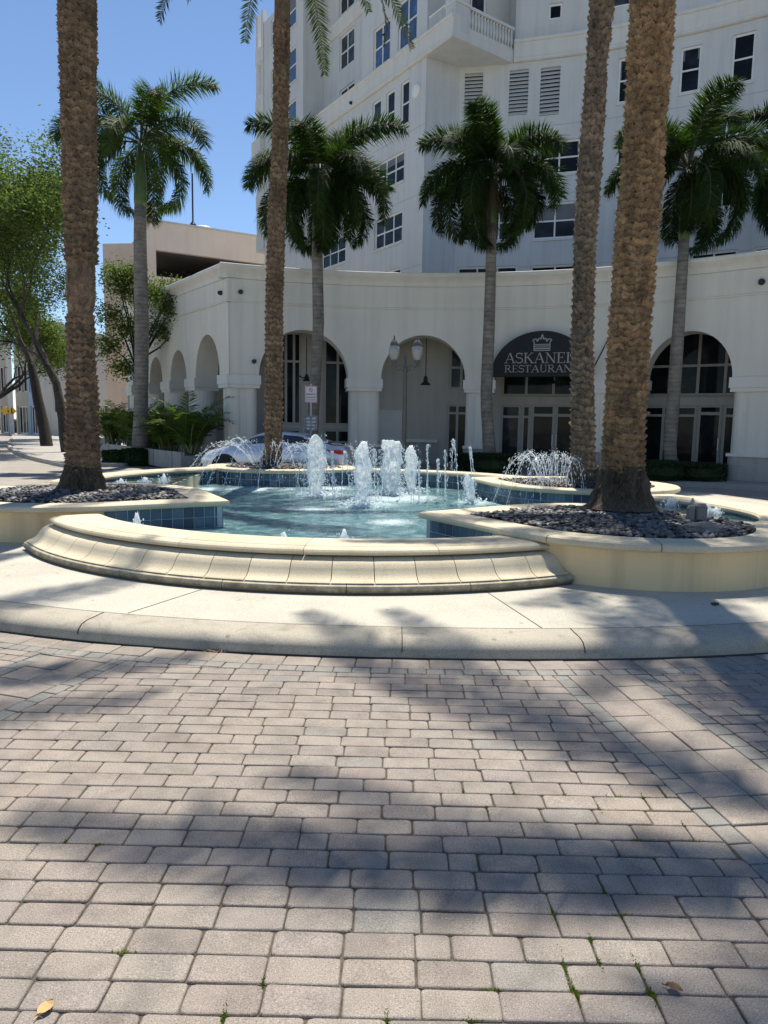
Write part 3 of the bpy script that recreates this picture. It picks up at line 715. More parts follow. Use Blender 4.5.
def frond(mb,st,org,az,el,L,droop,ll,n,rng,ranks=1,hang=.3,lw=.035,tipel=None,plane=.9,sag=0.,both=True):
    p=Vector(org); steps=14; pts=[p.copy()]; dirs=[]
    for i in range(steps):
        t=(i+.5)/steps; e=el-droop*t**1.35; d=Vector((math.cos(az)*math.cos(e),math.sin(az)*math.cos(e),math.sin(e))); dirs.append(d); p=p+d*L/steps; pts.append(p.copy())
    st.tone=rng.random(); st.tube(pts,[.035*(1-.85*i/steps) for i in range(steps+1)],5)
    side0=Vector((-math.sin(az),math.cos(az),0))
    for i in range(n):
        t=.13+.87*(i+rng.random()*.6)/n; f=t*steps; k=min(int(f),steps-1); q=pts[k]+(pts[k+1]-pts[k])*(f-k); d=dirs[k]; up=side0.cross(d); up=-up if up.z<0 else up
        env=(min(1,t/.22)**.6)*(1-.62*max(0,(t-.55)/.45)**1.5)
        for s in (-1,1):
            for rk in range(ranks):
                lift=rng.uniform(-.15,.55) if ranks==1 else rng.uniform(-.85,1.0)
                v=side0*s*plane+d*rng.uniform(.45,.8)+up*lift; v.normalize(); l=ll*env*rng.uniform(.8,1.1)
                w=lw*rng.uniform(.8,1.2); b=d*w*.5; g=Vector((0,0,-hang))
                m=q+v*l*.5+g*l*.18; e=q+(v*.8+g).normalized()*l*.98 if hang>.5 else q+v*l+g*l*.55
                wv=v.cross(up)*.0+d*1.0; nb=wv*w*.5
                mb.tone=min(1,max(0,rng.gauss(.5,.22)))
                mb.add([q-nb*.5,q+nb*.5,m+nb,m-nb,e],[(0,1,2,3),(3,2,4)])
def date_crown(seed,nf=22,L=4.2):
    rng=random.Random(seed); mb=MB(); st=MB()
    for i in range(nf):
        az=i*2.39996+rng.gauss(0,.12); u=(i+.5)/nf; el=R(78)-R(105)*u**.85
        frond(mb,st,(math.cos(az)*.12,math.sin(az)*.12,.3*(1-u)),az,el,L*rng.uniform(.88,1.08),R(58)+R(22)*rng.random(),.40,92,rng,1,.22,.037)
    return mb,st
dc,ds=date_crown(5); DC=dc.mesh('date_leaves',M['date_frond']); DS=ds.mesh('date_stalks',M['rachis'])
def pathfrom(pts,Y0,rs):
    """trunk axis from picked points: (px,py,radius)"""
    out=[]
    for (x,y,r) in pts:
        P=aty(x,y,Y0); out.append((P.z,P.x,Y0,r))
    return out
GROUP_D='date palms planted in the fountain'
def date_palm(label,pts,Y0,top,flare,bands,per,prot,seed,rowh=.06,rag=1.,rz=0,kind='brown'):
    path=pathfrom(pts,Y0,None); z1,x1,y1,r1=path[-1]; z0,x0,_,_=path[-2]; k=(top-z1)/(z1-z0) if z1>z0 else 0
    path.append((top,x1+(x1-x0)*k*.35,Y0,r1*.95)); b=path[0]
    t=thing('date_palm',label,'palm tree',(b[1],Y0,b[0]),group=GROUP_D)
    mv=Matrix.Translation((-b[1],-Y0,-b[0]))
    ob('trunk',date_trunk([(z,x,y,r*(.87 if kind=='gold' else .90 if kind!='grey' else .95)) for z,x,y,r in path],bands,rowh,per,prot,seed,rag).moved(mv),M['date_bark_'+kind],t)
    ob('root_flare',root_flare((b[1],Y0,b[0]),*flare,seed).moved(mv),M['root_bark'],t)
    c=bpy.data.objects.new('crown',DC); COL.objects.link(c); c.parent=t; e=path[-1]; c.location=(e[1]-b[1],0,e[0]-b[0]); c.rotation_euler=(0,0,rz)
    s=bpy.data.objects.new('frond_stalks',DS); COL.objects.link(s); s.parent=c
    return t
date_palm('thick shaggy orange-brown date palm trunk rising from the nearest right planter',[(621,508,.29),(624.5,430,.275),(628.5,340,.27),(636,240,.27),(641.5,182,.258),(651,31,.265),(652,0,.265)],8.75,13.9,(.42,.24,.52),(),9,.085,1,.085,1.4,RZ1,'gold')
date_palm('dark brown date palm with a bare patch on its trunk in the nearest left planter',[(83,490,.26),(83,440,.245),(82,380,.235),(81,355,.205),(80.5,318,.20),(81,300,.235),(81,240,.235),(77,0,.26)],10.25,14.1,(.34,.225,.36),((3.05,3.75),),9,.08,2,.09,1.1,RZ2)
date_palm('slim dark date palm leaning slightly right in the planter by the parked car',[(271,476,.26),(273.5,440,.235),(274.3,300,.225),(277,208,.225),(280.5,130,.195),(282.5,0,.195)],17.45,13.1,(.42,.24,.45),(),8,.07,3,.125,.8,6.11)
date_palm('bumpy grey-brown date palm in the planter before the restaurant awning',[(584,488,.30),(583,450,.235),(582,340,.20),(585,240,.195),(589,180,.215),(593,120,.2),(596,70,.175),(602,0,.215)],13.65,13.0,(.34,.23,.4),(),8,.085,4,.125,1.,3.3,'grey')
# ------------------------------------------------------------------ royal palms
def royal_crown(seed,nf=15,L=2.9,bias=0.,ll=.62):
    rng=random.Random(seed); mb=MB(); st=MB()
    for i in range(nf):
        az=i*2.39996+rng.gauss(0,.2)+bias; u=(i+.5)/nf; el=R(80)-R(100)*u**.85+rng.gauss(0,.08)
        frond(mb,st,(math.cos(az)*.10,math.sin(az)*.10,.25*(1-u)),az,el,L*rng.uniform(.85,1.08),R(80)+R(75)*u+R(20)*rng.random(),ll,92,rng,3,.35+.4*u,.036,plane=.8)
    # unopened spear leaf
    mb.tone=.7; st.tone=.6; st.tube([(0,0,0),(.03,0,.9),(.09,.02,1.7)],[.04,.03,.008],6)
    return mb,st
def royal_palm(label,base,px_path,Y0,r0,crown_px,seed,L,nf=15,shaft=1.3,rz=0,ll=.62,extra=None,leaf='royal_frond'):
    t=thing('royal_palm',label,'palm tree',base,group='royal palms in front of the building')
    pts=[Vector(base)]+[aty(x,y,Y0) for x,y in px_path]; top=aty(crown_px[0],crown_px[1],Y0)
    n=14; fine=[];rad=[]
    allp=pts+[top]
    for i in range(n+1):
        s=i/n*(len(allp)-1); k=min(int(s),len(allp)-2); q=allp[k]+(allp[k+1]-allp[k])*(s-k); fine.append(q); u=i/n; rad.append(r0*(1.25-.35*min(1,u/.12)+.12*math.sin(PI*u)-.28*u))
    cut=[i for i,q in enumerate(fine) if q.z<top.z-shaft][-1]
    mv=Matrix.Translation(-Vector(base))
    mb=MB(); mb.tube(fine[:cut+1],rad[:cut+1],18); ob('trunk',mb.moved(mv),M['royal_bark'],t,smooth=True)
    mb=MB(); a=fine[cut]; d=top-a; mb.tube([a+d*f for f in (-.02,.1,.35,.7,1.02)],[rad[cut]*k for k in (.98,1.12,1.05,.8,.5)],16); ob('crownshaft',mb.moved(mv),M['crownshaft'],t,smooth=True)
    cb,cs=royal_crown(seed,nf,L,rz,ll); m2=mv@Matrix.Translation(top)
    c=ob('crown',cb.moved(m2),M[leaf],t); ob('frond_stalks',cs.moved(m2),M['royal_stalk'],c)
    if extra: extra(t,top-Vector(base))
    return t
def thatch(t,p):
    rng=random.Random(3); mb=MB()
    for _ in range(150):
        a=rng.uniform(0,2*PI); u=Vector((math.cos(a),math.sin(a),0)); tt=Vector((-u.y,u.x,0)); q=p+u*.14+Vector((0,0,rng.uniform(-1.3,-.1))); e=q+u*rng.uniform(.05,.3)+Vector((0,0,-rng.uniform(.3,.8)))
        mb.tone=rng.random(); mb.add([q-tt*.012,q+tt*.012,e+tt*.008,e-tt*.008],[(0,1,2,3)])
    ob('dead_fronds',mb,M['thatch'],t)
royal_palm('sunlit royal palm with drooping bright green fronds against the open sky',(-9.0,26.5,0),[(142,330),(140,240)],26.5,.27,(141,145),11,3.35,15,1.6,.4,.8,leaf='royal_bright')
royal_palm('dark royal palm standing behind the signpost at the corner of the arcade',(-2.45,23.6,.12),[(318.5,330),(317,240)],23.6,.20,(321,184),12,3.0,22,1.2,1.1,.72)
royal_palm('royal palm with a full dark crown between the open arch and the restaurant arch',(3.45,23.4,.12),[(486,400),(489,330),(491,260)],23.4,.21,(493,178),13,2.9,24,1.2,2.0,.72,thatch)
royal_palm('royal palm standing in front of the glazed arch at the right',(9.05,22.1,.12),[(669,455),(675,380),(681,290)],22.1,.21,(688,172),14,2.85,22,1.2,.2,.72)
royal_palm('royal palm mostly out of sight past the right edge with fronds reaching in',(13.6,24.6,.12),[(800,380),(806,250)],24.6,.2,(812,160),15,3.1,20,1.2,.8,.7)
# ------------------------------------------------------------------ oaks
M['oak_leaf']=leafmat('oak_leaf',(.045,.07,.026),(.14,.185,.062),.55,.6,(1.25,1.4,.65),.7)
M['oak_bark']=bark('oak_bark',(.018,.014,.011),(.045,.036,.028),(.10,.085,.068),9)
def oak(seed,H,lean,spread,nleaf,rs=.24,first=.24):
    rng=random.Random(seed); tr=MB(); lf=MB(); tips=[]
    def grow(p,d,L,r,depth):
        pts=[p.copy()]; rads=[r]; k=5
        for i in range(k):
            d=(d+Vector((rng.gauss(0,.13),rng.gauss(0,.13),rng.gauss(.03,.08)))).normalized(); p=p+d*L/k; pts.append(p.copy()); rads.append(r*(1-.35*(i+1)/k))
            if depth>=3: tips.append((p.copy(),.45+.35*rng.random()))
        tr.tone=rng.random(); tr.tube(pts,rads,8 if depth<2 else 5,cap=False)
        if depth<6:
            nb=3 if depth<1 else rng.choice([2,2,3])
            for b in range(nb):
                ax=Vector((rng.gauss(0,1),rng.gauss(0,1),rng.gauss(0,.35))).normalized(); nd=(d*.75+ax*spread+Vector((0,0,.12))).normalized()
                grow(p,nd,L*rng.uniform(.62,.85),rads[-1]*rng.uniform(.6,.78),depth+1)
        else: tips.append((p.copy(),.7))
    grow(Vector((0,0,-.1)),Vector(lean).normalized(),H*first,rs,0)
    for i in range(nleaf):
        c,s=rng.choice(tips); u=Vector((rng.gauss(0,1),rng.gauss(0,1),rng.gauss(0,.75)))*s*.78; q=c+u
        a=Vector((rng.gauss(0,1),rng.gauss(0,1),rng.gauss(0,.5))).normalized(); b=a.orthogonal().normalized(); b=Matrix.Rotation(rng.uniform(0,PI),3,a)@b
        l=rng.uniform(.055,.11); w=l*.5; lf.tone=rng.random(); lf.add([q-a*l,q+b*w,q+a*l,q-b*w],[(0,1,2,3)])
    return tr,lf
def oak_tree(label,loc,seed,H,lean,spread,nleaf,rs=.24,first=.24,rz=0):
    t=thing('oak_tree',label,'tree',loc,rz,group='oaks along the side street'); tr,lf=oak(seed,H,lean,spread,nleaf,rs,first)
    ob('trunk',tr,M['oak_bark'],t,smooth=True); ob('crown',lf,M['oak_leaf'],t); return t
oak_tree('dark leaning oak trunk, the left one of the pair beyond the left palm',(-19.2,41,.1),21,21,(-.34,.1,1),.62,44000,.34)
oak_tree('leaning oak close behind the left palm trunk, the right one of the pair',(-14.9,33.8,.1),22,17.5,(-.30,.15,1),.66,38000,.25)
def reaching_oak():
    rng=random.Random(9); b=Vector((-9.65,28.3,0)); t=thing('oak_tree','slender leafy oak hidden behind the sunlit royal palm trunk, leaves brushing the arcade end','tree',b,group='oaks along the side street')
    tr=MB(); lf=MB(); tr.tube([Vector((0,0,-.1)),Vector((.03,.05,1.6)),Vector((-.05,.1,3.4)),Vector((.02,.15,4.8))],[.13,.10,.085,.06],9)
    for px,py,dy,s in [(110,312,-.2,.5),(122,288,.3,.55),(108,345,0,.4),(128,328,.4,.5),(116,275,.2,.4),(152,292,.3,.4),(165,305,-.3,.55),(178,300,0,.5),(186,322,.2,.38),(160,330,.3,.4),(132,275,.3,.4),(125,368,.3,.3),(172,290,.4,.35)]:
        e=aty(px,py,28.3+dy)-b; m=Vector((e.x*.45,e.y*.5+.05,(e.z+3.6)*.5+rng.uniform(-.1,.2))); st=Vector((0,.1,rng.uniform(2.9,4.4)))
        tr.tone=rng.random(); tr.tube([st,m,e],[.05,.032,.012],6,cap=False)
        for _ in range(8):
            u=Vector((rng.gauss(0,1),rng.gauss(0,1),rng.gauss(0,.8)))*s*.6; tr.tube([e*.85+m*.15,e+u],[.012,.004],4,cap=False)
            for _k in range(130):
                w=Vector((rng.gauss(0,1),rng.gauss(0,1),rng.gauss(0,.8)))*.26; q=e+u*rng.uniform(.2,1.2)+w; a=Vector((rng.gauss(0,1),rng.gauss(0,1),rng.gauss(0,.5))).normalized(); bb=Matrix.Rotation(rng.uniform(0,PI),3,a)@a.orthogonal().normalized(); l=rng.uniform(.035,.075); lf.tone=rng.random(); lf.add([q-a*l,q+bb*l*.5,q+a*l,q-bb*l*.5],[(0,1,2,3)])
    ob('trunk',tr,M['oak_bark'],t,smooth=True); ob('crown',lf,M['oak_leaf'],t)
reaching_oak()
oak_tree('shady street oak farther back at the left edge of the picture',(-29,52,.1),24,14,(.1,0,1),.7,26000,.28)
oak_tree('dark green street tree far along the pavement in front of the cream bays',(-42,66,.1),25,10,(0,0,1),.7,9000,.22)
# ================================================================== buildings
M['cream']=stucco('cream_stucco',(.65,.635,.57),.3,.08); M['wing']=stucco('wing_stucco',(.67,.645,.56),.3,.08); M['tower']=stucco('tower_stucco',(.60,.605,.585),.2,.10); M['trim']=stucco('trim_stucco',(.66,.65,.60),.2,.08)
M['frame']=simple('white_frame',(.78,.78,.74),.45,var=.04); M['bronze']=simple('beige_frame',(.36,.35,.315),.5,var=.05)
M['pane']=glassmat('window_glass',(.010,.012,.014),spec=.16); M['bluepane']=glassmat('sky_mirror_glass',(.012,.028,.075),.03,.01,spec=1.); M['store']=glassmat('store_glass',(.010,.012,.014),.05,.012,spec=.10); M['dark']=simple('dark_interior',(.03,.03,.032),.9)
M['blind']=simple('window_blind',(.16,.16,.165),.8,var=.1); M['groove']=simple('stucco_groove',(.33,.33,.32),.9)
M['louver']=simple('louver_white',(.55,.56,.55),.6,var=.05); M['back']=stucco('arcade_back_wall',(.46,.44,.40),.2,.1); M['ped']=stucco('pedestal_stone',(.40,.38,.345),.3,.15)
M['black']=simple('black_metal',(.012,.012,.013),.45,var=.2); M['awning']=simple('awning_black',(.012,.014,.016),.8,var=.2); M['letter']=simple('sign_lettering',(.30,.31,.31),.6,var=.05)
class Arc:
    def __init__(s,c,r): s.c=Vector(c); s.r=r
    def P(s,u,n=0.): a=u/s.r; return s.c+Vector((math.sin(a),math.cos(a)))*(s.r-n)
    def u(s,px,py=300,n=0.):
        d=ray(px,py); d=Vector((d.x,d.y)).normalized(); b=d.dot(s.c); r=s.r-n; t=b+math.sqrt(b*b-s.c.dot(s.c)+r*r); q=d*t-s.c
        return math.atan2(q.x,q.y)*s.r
    def step(s): return .5
class Line:
    def __init__(s,a,d,nrm): s.a=Vector(a); s.d=Vector(d).normalized(); s.n=Vector(nrm).normalized()
    def P(s,u,n=0.): return s.a+s.d*u+s.n*n
    def u(s,px,py=300,n=0.):
        d=ray(px,py); a=s.a+s.n*n; den=d.x*s.d.y-d.y*s.d.x; return (d.y*a.x-d.x*a.y)/den if abs(den)>1e-9 else 0
    def step(s): return 50.
def zat(F,px,py,n=0.):
    p=F.P(F.u(px,py,n),n); d=ray(px,py); return EYE+d.z*p.y/d.y
def breaks(F,us,u0,u1):
    us=sorted(set([u0,u1]+[u for u in us if u0<u<u1])); out=[]
    for a,b in zip(us,us[1:]):
        k=max(1,int((b-a)/F.step()+.999)); out+=[a+(b-a)*i/k for i in range(k)]
    return out+[u1]
def wall(mb,F,u0,u1,z0,z1,holes=(),n=0.,depth=.14):
    us=breaks(F,[h[0] for h in holes]+[h[1] for h in holes],u0,u1); zs=sorted(set([z0,z1]+[z for h in holes for z in (h[2],h[3]) if z0<z<z1]))
    for a,b in zip(us,us[1:]):
        for c,d in zip(zs,zs[1:]):
            m=((a+b)/2,(c+d)/2)
            if any(h[0]<m[0]<h[1] and h[2]<m[1]<h[3] for h in holes): continue
            A=F.P(a,n);B=F.P(b,n); mb.quad((*A,c),(*B,c),(*B,d),(*A,d))
    for h in holes:
        a,b,c,d=h; A=F.P(a,n);B=F.P(b,n);A2=F.P(a,n-depth);B2=F.P(b,n-depth); c2=max(c,z0); d2=min(d,z1)
        mb.quad((*A,c2),(*A2,c2),(*A2,d2),(*A,d2)); mb.quad((*B,c2),(*B2,c2),(*B2,d2),(*B,d2))
        if c>=z0: mb.quad((*A,c),(*B,c),(*B2,c),(*A2,c))
        if d<=z1: mb.quad((*A,d),(*B,d),(*B2,d),(*A2,d))
def strip(mb,F,u0,u1,prof,cap=True,stp=None):
    """sweep a profile of (n,z) points along the facade"""
    k=max(1,int((u1-u0)/(stp or min(F.step(),2))+.999)); rings=[[(*F.P(u0+(u1-u0)*i/k,n),z) for n,z in prof] for i in range(k+1)]
    mb.loft(rings,True,cap=cap)
def block(mb,F,u0,u1,n0,n1,z0,z1): strip(mb,F,u0,u1,[(n0,z0),(n1,z0),(n1,z1),(n0,z1)])
def window(F,u0,u1,z0,z1,cols,rows,parent,n=-.10,fw=.07,mw=.05,fm='frame',gm='pane',sill=True,uspl=None,zspl=None):
    f=MB(); m0,m1=n-.03,n+.03
    block(f,F,u0,u0+fw,m0,m1,z0,z1); block(f,F,u1-fw,u1,m0,m1,z0,z1); block(f,F,u0+fw,u1-fw,m0,m1,z0,z0+fw); block(f,F,u0+fw,u1-fw,m0,m1,z1-fw,z1)
    for u in (uspl if uspl else [u0+(u1-u0)*i/cols for i in range(1,cols)]): block(f,F,u-mw/2,u+mw/2,m0+.004,m1-.003,z0+fw,z1-fw)
    for z in (zspl if zspl else [z0+(z1-z0)*i/rows for i in range(1,rows)]): block(f,F,u0+fw,u1-fw,m0+.007,m1-.006,z-mw/2,z+mw/2)
    w=ob('window',f,M[fm],parent)
    p=MB(); k=max(1,int((u1-u0)/.6)); us=[u0+(u1-u0)*i/k for i in range(k+1)]
    for a,b in zip(us,us[1:]): p.quad((*F.P(a,n-.005),z0),(*F.P(b,n-.005),z0),(*F.P(b,n-.005),z1),(*F.P(a,n-.005),z1))
    ob('pane',p,M[gm],w)
    if sill:
        s=MB(); block(s,F,u0-.05,u1+.05,-.05,.05,z0-.09,z0-.003); ob('sill',s,M['trim'],w)
    return w
# ------------------------------------------------------------------ arcade building
ARC=Arc((.5,9.5),15.55); WING=Line((-5.15,23.95),(-.584,.812),(-.812,-.584))
T=6.66; ZS=3.16; DEP=.85
arcade=thing('arcade_building','low curved cream building with a row of round arches behind the fountain','building',(0,0,0))
uc=ARC.u(228,300)          # the corner where the front meets the wing
U1=ARC.r*R(64)
def ARCH(F,bays,u0,u1,parent,mat,depth=DEP,rise=()):
    mb=MB(); us=[u0]+[v for b in bays for v in b]+[u1]
    for i in range(0,len(us),2): wall(mb,F,us[i],us[i+1],ZS,T-.3)
    for a,b in bays:
        c=(a+b)/2; r=(b-a)/2; k=28; pts=[]; rv=r*(rise[bays.index((a,b))] if rise else 1)
        for i in range(k+1):
            th=PI-PI*i/k; pts.append((c+r*math.cos(th),ZS+rv*math.sin(th)))
        for (p,zp),(q,zq) in zip(pts,pts[1:]):
            A=F.P(p);B=F.P(q);A2=F.P(p,-depth);B2=F.P(q,-depth)
            mb.quad((*A,zp),(*B,zq),(*B,T-.3),(*A,T-.3)); mb.quad((*A,zp),(*B,zq),(*B2,zq),(*A2,zp)); mb.quad((*A2,zp),(*B2,zq),(*B2,T-.3),(*A2,T-.3))
    for i in range(0,len(us),2): wall(mb,F,us[i],us[i+1],ZS,T-.3,n=-depth)
    ob('arcade_wall',mb,mat,parent)
def pier(F,a,b,parent,ends=(1,1),drum=False):
    mb=MB(); o=.06
    block(mb,F,a-o*ends[0],b+o*ends[1],-DEP-.05,.075,ZS-.30,ZS+.004); block(mb,F,a-o*ends[0]+.035,b+o*ends[1]-.035,-DEP-.02,.045,ZS-.42,ZS-.302)
    ob('impost',mb,M['trim'],parent)
    mb=MB(); r=.21; a2=a+.04; b2=b-.04; zb=.93
    if drum:
        c=F.P((a+b)/2,-DEP/2); mb.lathe((c.x,c.y,0),[(.5,.1),(.5,ZS-.42)],24)
    else:
        block(mb,F,a2+r*.9,b2-r*.9,-DEP+.05,-.08,zb,ZS-.421)
        if b2-a2>1.2:
            block(mb,F,a2+2.2*r,b2-2.2*r,-.085,-.05,zb,ZS-.422)
        for u in (a2+r,b2-r):
            c=F.P(u,-.24); mb.lathe((c.x,c.y,0),[(r,zb),(r,ZS-.421)],20)
            c=F.P(u,-DEP+.22); mb.lathe((c.x,c.y,0),[(r,zb),(r,ZS-.421)],14)
    ob('pier',mb,M['cream'],parent,smooth=False)
    if not drum:
        p=MB(); block(p,F,a-.02,b+.02,-DEP,.03,zb-.09,zb)
        ob('pier_base',p,M['trim'],parent)
        p=MB(); block(p,F,a+.25,b-.25,-DEP,-.06,.05,zb-.091)
        for u in (a+.24,b-.24):
            c=F.P(u,-.24); p.lathe((c.x,c.y,0),[(.26,.05),(.26,.55),(.245,.56),(.245,.58),(.26,.59),(.26,zb-.092)],20)
        ob('pedestal',p,M['ped'],parent)
bays=[(ARC.u(a,380),ARC.u(b,380)) for a,b in ((259,348),(381,465),(494,590),(645,732))]
last=bays[-1][1]; bays.append((last+1.95,last+1.95+3.0))
ARCH(ARC,bays,uc,U1,arcade,M['cream'],rise=(1.04,1.04,1.,1.14,1.))
ed=[uc]+[v for b in bays for v in b]+[U1]
for i in range(0,len(ed),2): pier(ARC,ed[i],ed[i+1],arcade,(0 if i==0 else 1,1))
wl=11.3
wb=[]
for a,b in ((219.7,195.6),(186.5,170.5),(162.5,149.7),(143,132.5)): wb.append((WING.u(a,380),WING.u(b,380)))
ARCH(WING,wb,0,wl,arcade,M['wing'],rise=(1.32,1.3,1.3,1.3))
ed=[0]+[v for b in wb for v in b]+[wl]
for i in range(0,len(ed),2): pier(WING,ed[i],ed[i+1],arcade,(0 if i==0 else 1,1),drum=(i not in (0,len(ed)-2)))
mb=MB(); wall(mb,Line(WING.P(wl),(.812,.584),(-.584,.812)),0,5,0,T-.3); ob('end_wall',mb,M['wing'],arcade)
# cornices
CPROF=[(-.3,T-.42),(.05,T-.42),(.07,T-.36),(.09,T-.30),(.14,T-.24),(.22,T-.17),(.27,T-.13),(.28,T-.12),(.28,T-.02),(.26,T),(-.3,T)]
mb=MB(); strip(mb,ARC,uc-.28,U1,CPROF,stp=.5); ob('cornice',mb,M['trim'],arcade)
mb=MB(); strip(mb,WING,-.10,wl+.1,CPROF,stp=4); ob('cornice',mb,M['trim'],arcade)
mb=MB(); strip(mb,ARC,uc-.05,U1,[(-.1,T-1.17),(.05,T-1.17),(.06,T-1.13),(.035,T-1.10),(.035,T-.43),(-.1,T-.43)],stp=.5); strip(mb,WING,-.03,wl,[(-.1,T-1.17),(.05,T-1.17),(.06,T-1.13),(.035,T-1.10),(.035,T-.43),(-.1,T-.43)],stp=4); ob('frieze',mb,M['cream'],arcade)
# roof and arcade ceiling, rear wall of the wing
mb=MB(); k=60; us=[uc+.25+(U1-uc-.25)*i/k for i in range(k+1)]
for a,b in zip(us,us[1:]):
    for z in (T-.5,5.2): mb.quad((*ARC.P(a,-.3),z),(*ARC.P(b,-.3),z),(*ARC.P(b,-9),z),(*ARC.P(a,-9),z))
mb.quad((*WING.P(.25,-.3),T-.504),(*WING.P(wl,-.3),T-.504),(*WING.P(wl,-6),T-.504),(*WING.P(.25,-6),T-.504)); mb.quad((*WING.P(.25,-.3),5.196),(*WING.P(wl,-.3),5.196),(*WING.P(wl,-6),5.196),(*WING.P(.25,-6),5.196))
ob('roof',mb,M['cream'],arcade)
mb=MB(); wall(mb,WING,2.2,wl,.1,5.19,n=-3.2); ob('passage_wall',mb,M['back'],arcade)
# storefronts, set back behind the arches
SB=-2.1
def SU(px,py=420): return ARC.u(px,py,SB)
def SZ(px,py): return zat(ARC,px,py,SB)
class Off:
    def __init__(s,F,o): s.F=F;s.o=o
    def P(s,u,n=0.): return s.F.P(u,s.o+n)
    def step(s): return s.F.step()
STORE=Off(ARC,SB); zg=.16
holes=[]
def store(x0,x1,z0,z1,cols,rows,fm='bronze',gm='store',fw=.09,mw=.08,xs=None,zs=None):
    u0,u1=SU(x0),SU(x1); holes.append((u0,u1,z0,z1)); return (u0,u1,z0,z1,cols,rows,fm,gm,fw,mw,[SU(x) for x in xs] if xs else None,zs)
zz=SZ
wins=[]
# arch with the sign post: tall windows either side of a pillar, low panels
wins.append(store(270,302,1.55,4.9,2,1,'bronze',xs=[286,294],zs=[3.85])); wins.append(store(270,302,.45,1.42,2,2,'bronze'))
wins.append(store(323,352,1.55,4.9,2,1,'bronze',xs=[337.5],zs=[3.85])); wins.append(store(323,352,.45,1.42,2,2,'bronze'))
# open arch: one narrow glazed strip
wins.append(store(446.5,468,.16,2.42,2,1,'bronze',xs=[457],zs=[2.08])); wins.append(store(447.5,468,2.95,4.6,2,1,'bronze',xs=[460],zs=[3.75]))
# restaurant front and the right arch
tz0,tz1=2.42,2.72
wins.append(store(500,521,.16,tz0,1,1,xs=[],zs=[1.98])); wins.append(store(500,598,tz1,4.9,3,1,xs=[525,552,580],zs=[3.5])); wins.append(store(521,531,.16,tz0,1,1,zs=[1.98]))
wins.append(store(640,748,tz1,4.95,4,1,xs=[667,695,722],zs=[3.72])); wins.append(store(640,697,.2,tz0,2,1,xs=[663],zs=[2.08])); wins.append(store(722,748,.2,tz0,1,1,zs=[2.08]))
doors=[(531,555,'left'),(555,580,'right'),(697,722,'single')]
for a,b,_ in doors: holes.append((SU(a),SU(b),.16,tz0))
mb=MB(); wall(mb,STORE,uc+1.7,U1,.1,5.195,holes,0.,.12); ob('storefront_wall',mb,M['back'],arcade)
for (u0,u1,z0,z1,c,r,fm,gm,fw,mw,xs,zs) in wins: window(STORE,u0,u1,z0,z1,c,r,arcade,n=-.06,fw=fw,mw=mw,fm=fm,gm=gm,sill=False,uspl=xs,zspl=zs)
for a,b,nm in doors:
    u0,u1=SU(a),SU(b); f=MB(); m0,m1=-.09,-.02; fw=.085; zt=2.0 if nm!='single' else 2.1
    block(f,STORE,u0,u0+fw,m0,m1,.16,tz0); block(f,STORE,u1-fw,u1,m0,m1,.16,tz0); block(f,STORE,u0+fw,u1-fw,m0,m1,zt,zt+.1); block(f,STORE,u0+fw,u1-fw,m0,m1,.16,.40); block(f,STORE,u0+fw,u1-fw,m0,m1,tz0-.07,tz0)
    d=ob('door',f,M['bronze'],arcade); p=MB(); p.quad((*STORE.P(u0,-.06),.16),(*STORE.P(u1,-.06),.16),(*STORE.P(u1,-.06),tz0),(*STORE.P(u0,-.06),tz0)); ob('pane',p,M['store'],d)
    h=MB(); hu=u1-.06 if nm!='right' else u0+.06; block(h,STORE,hu-.015,hu+.015,.02,.05,.95,1.35); block(h,STORE,hu-.012,hu+.012,-.02,.02,.98,1.0); block(h,STORE,hu-.012,hu+.012,-.02,.02,1.30,1.32); ob('handle',h,M['frame'],d)
# pale shutter and shelf on the back wall of the open arch
mb=MB(); u0,u1=SU(378),SU(402); block(mb,STORE,u0,u1,.005,.06,zz(390,440),zz(390,413)); block(mb,STORE,u0-.03,u1+.03,.005,.10,zz(390,413)+.003,zz(390,410)); ob('shutter',mb,M['louver'],arcade)
mb=MB(); block(mb,STORE,SU(374),SU(438),.005,.16,zz(406,442),zz(406,439)); ob('ledge',mb,M['trim'],arcade)
mb=MB(); block(mb,STORE,SU(374),SU(440),.004,.03,.16,zz(406,442)-.003); ob('dado',mb,M['ped'],arcade)
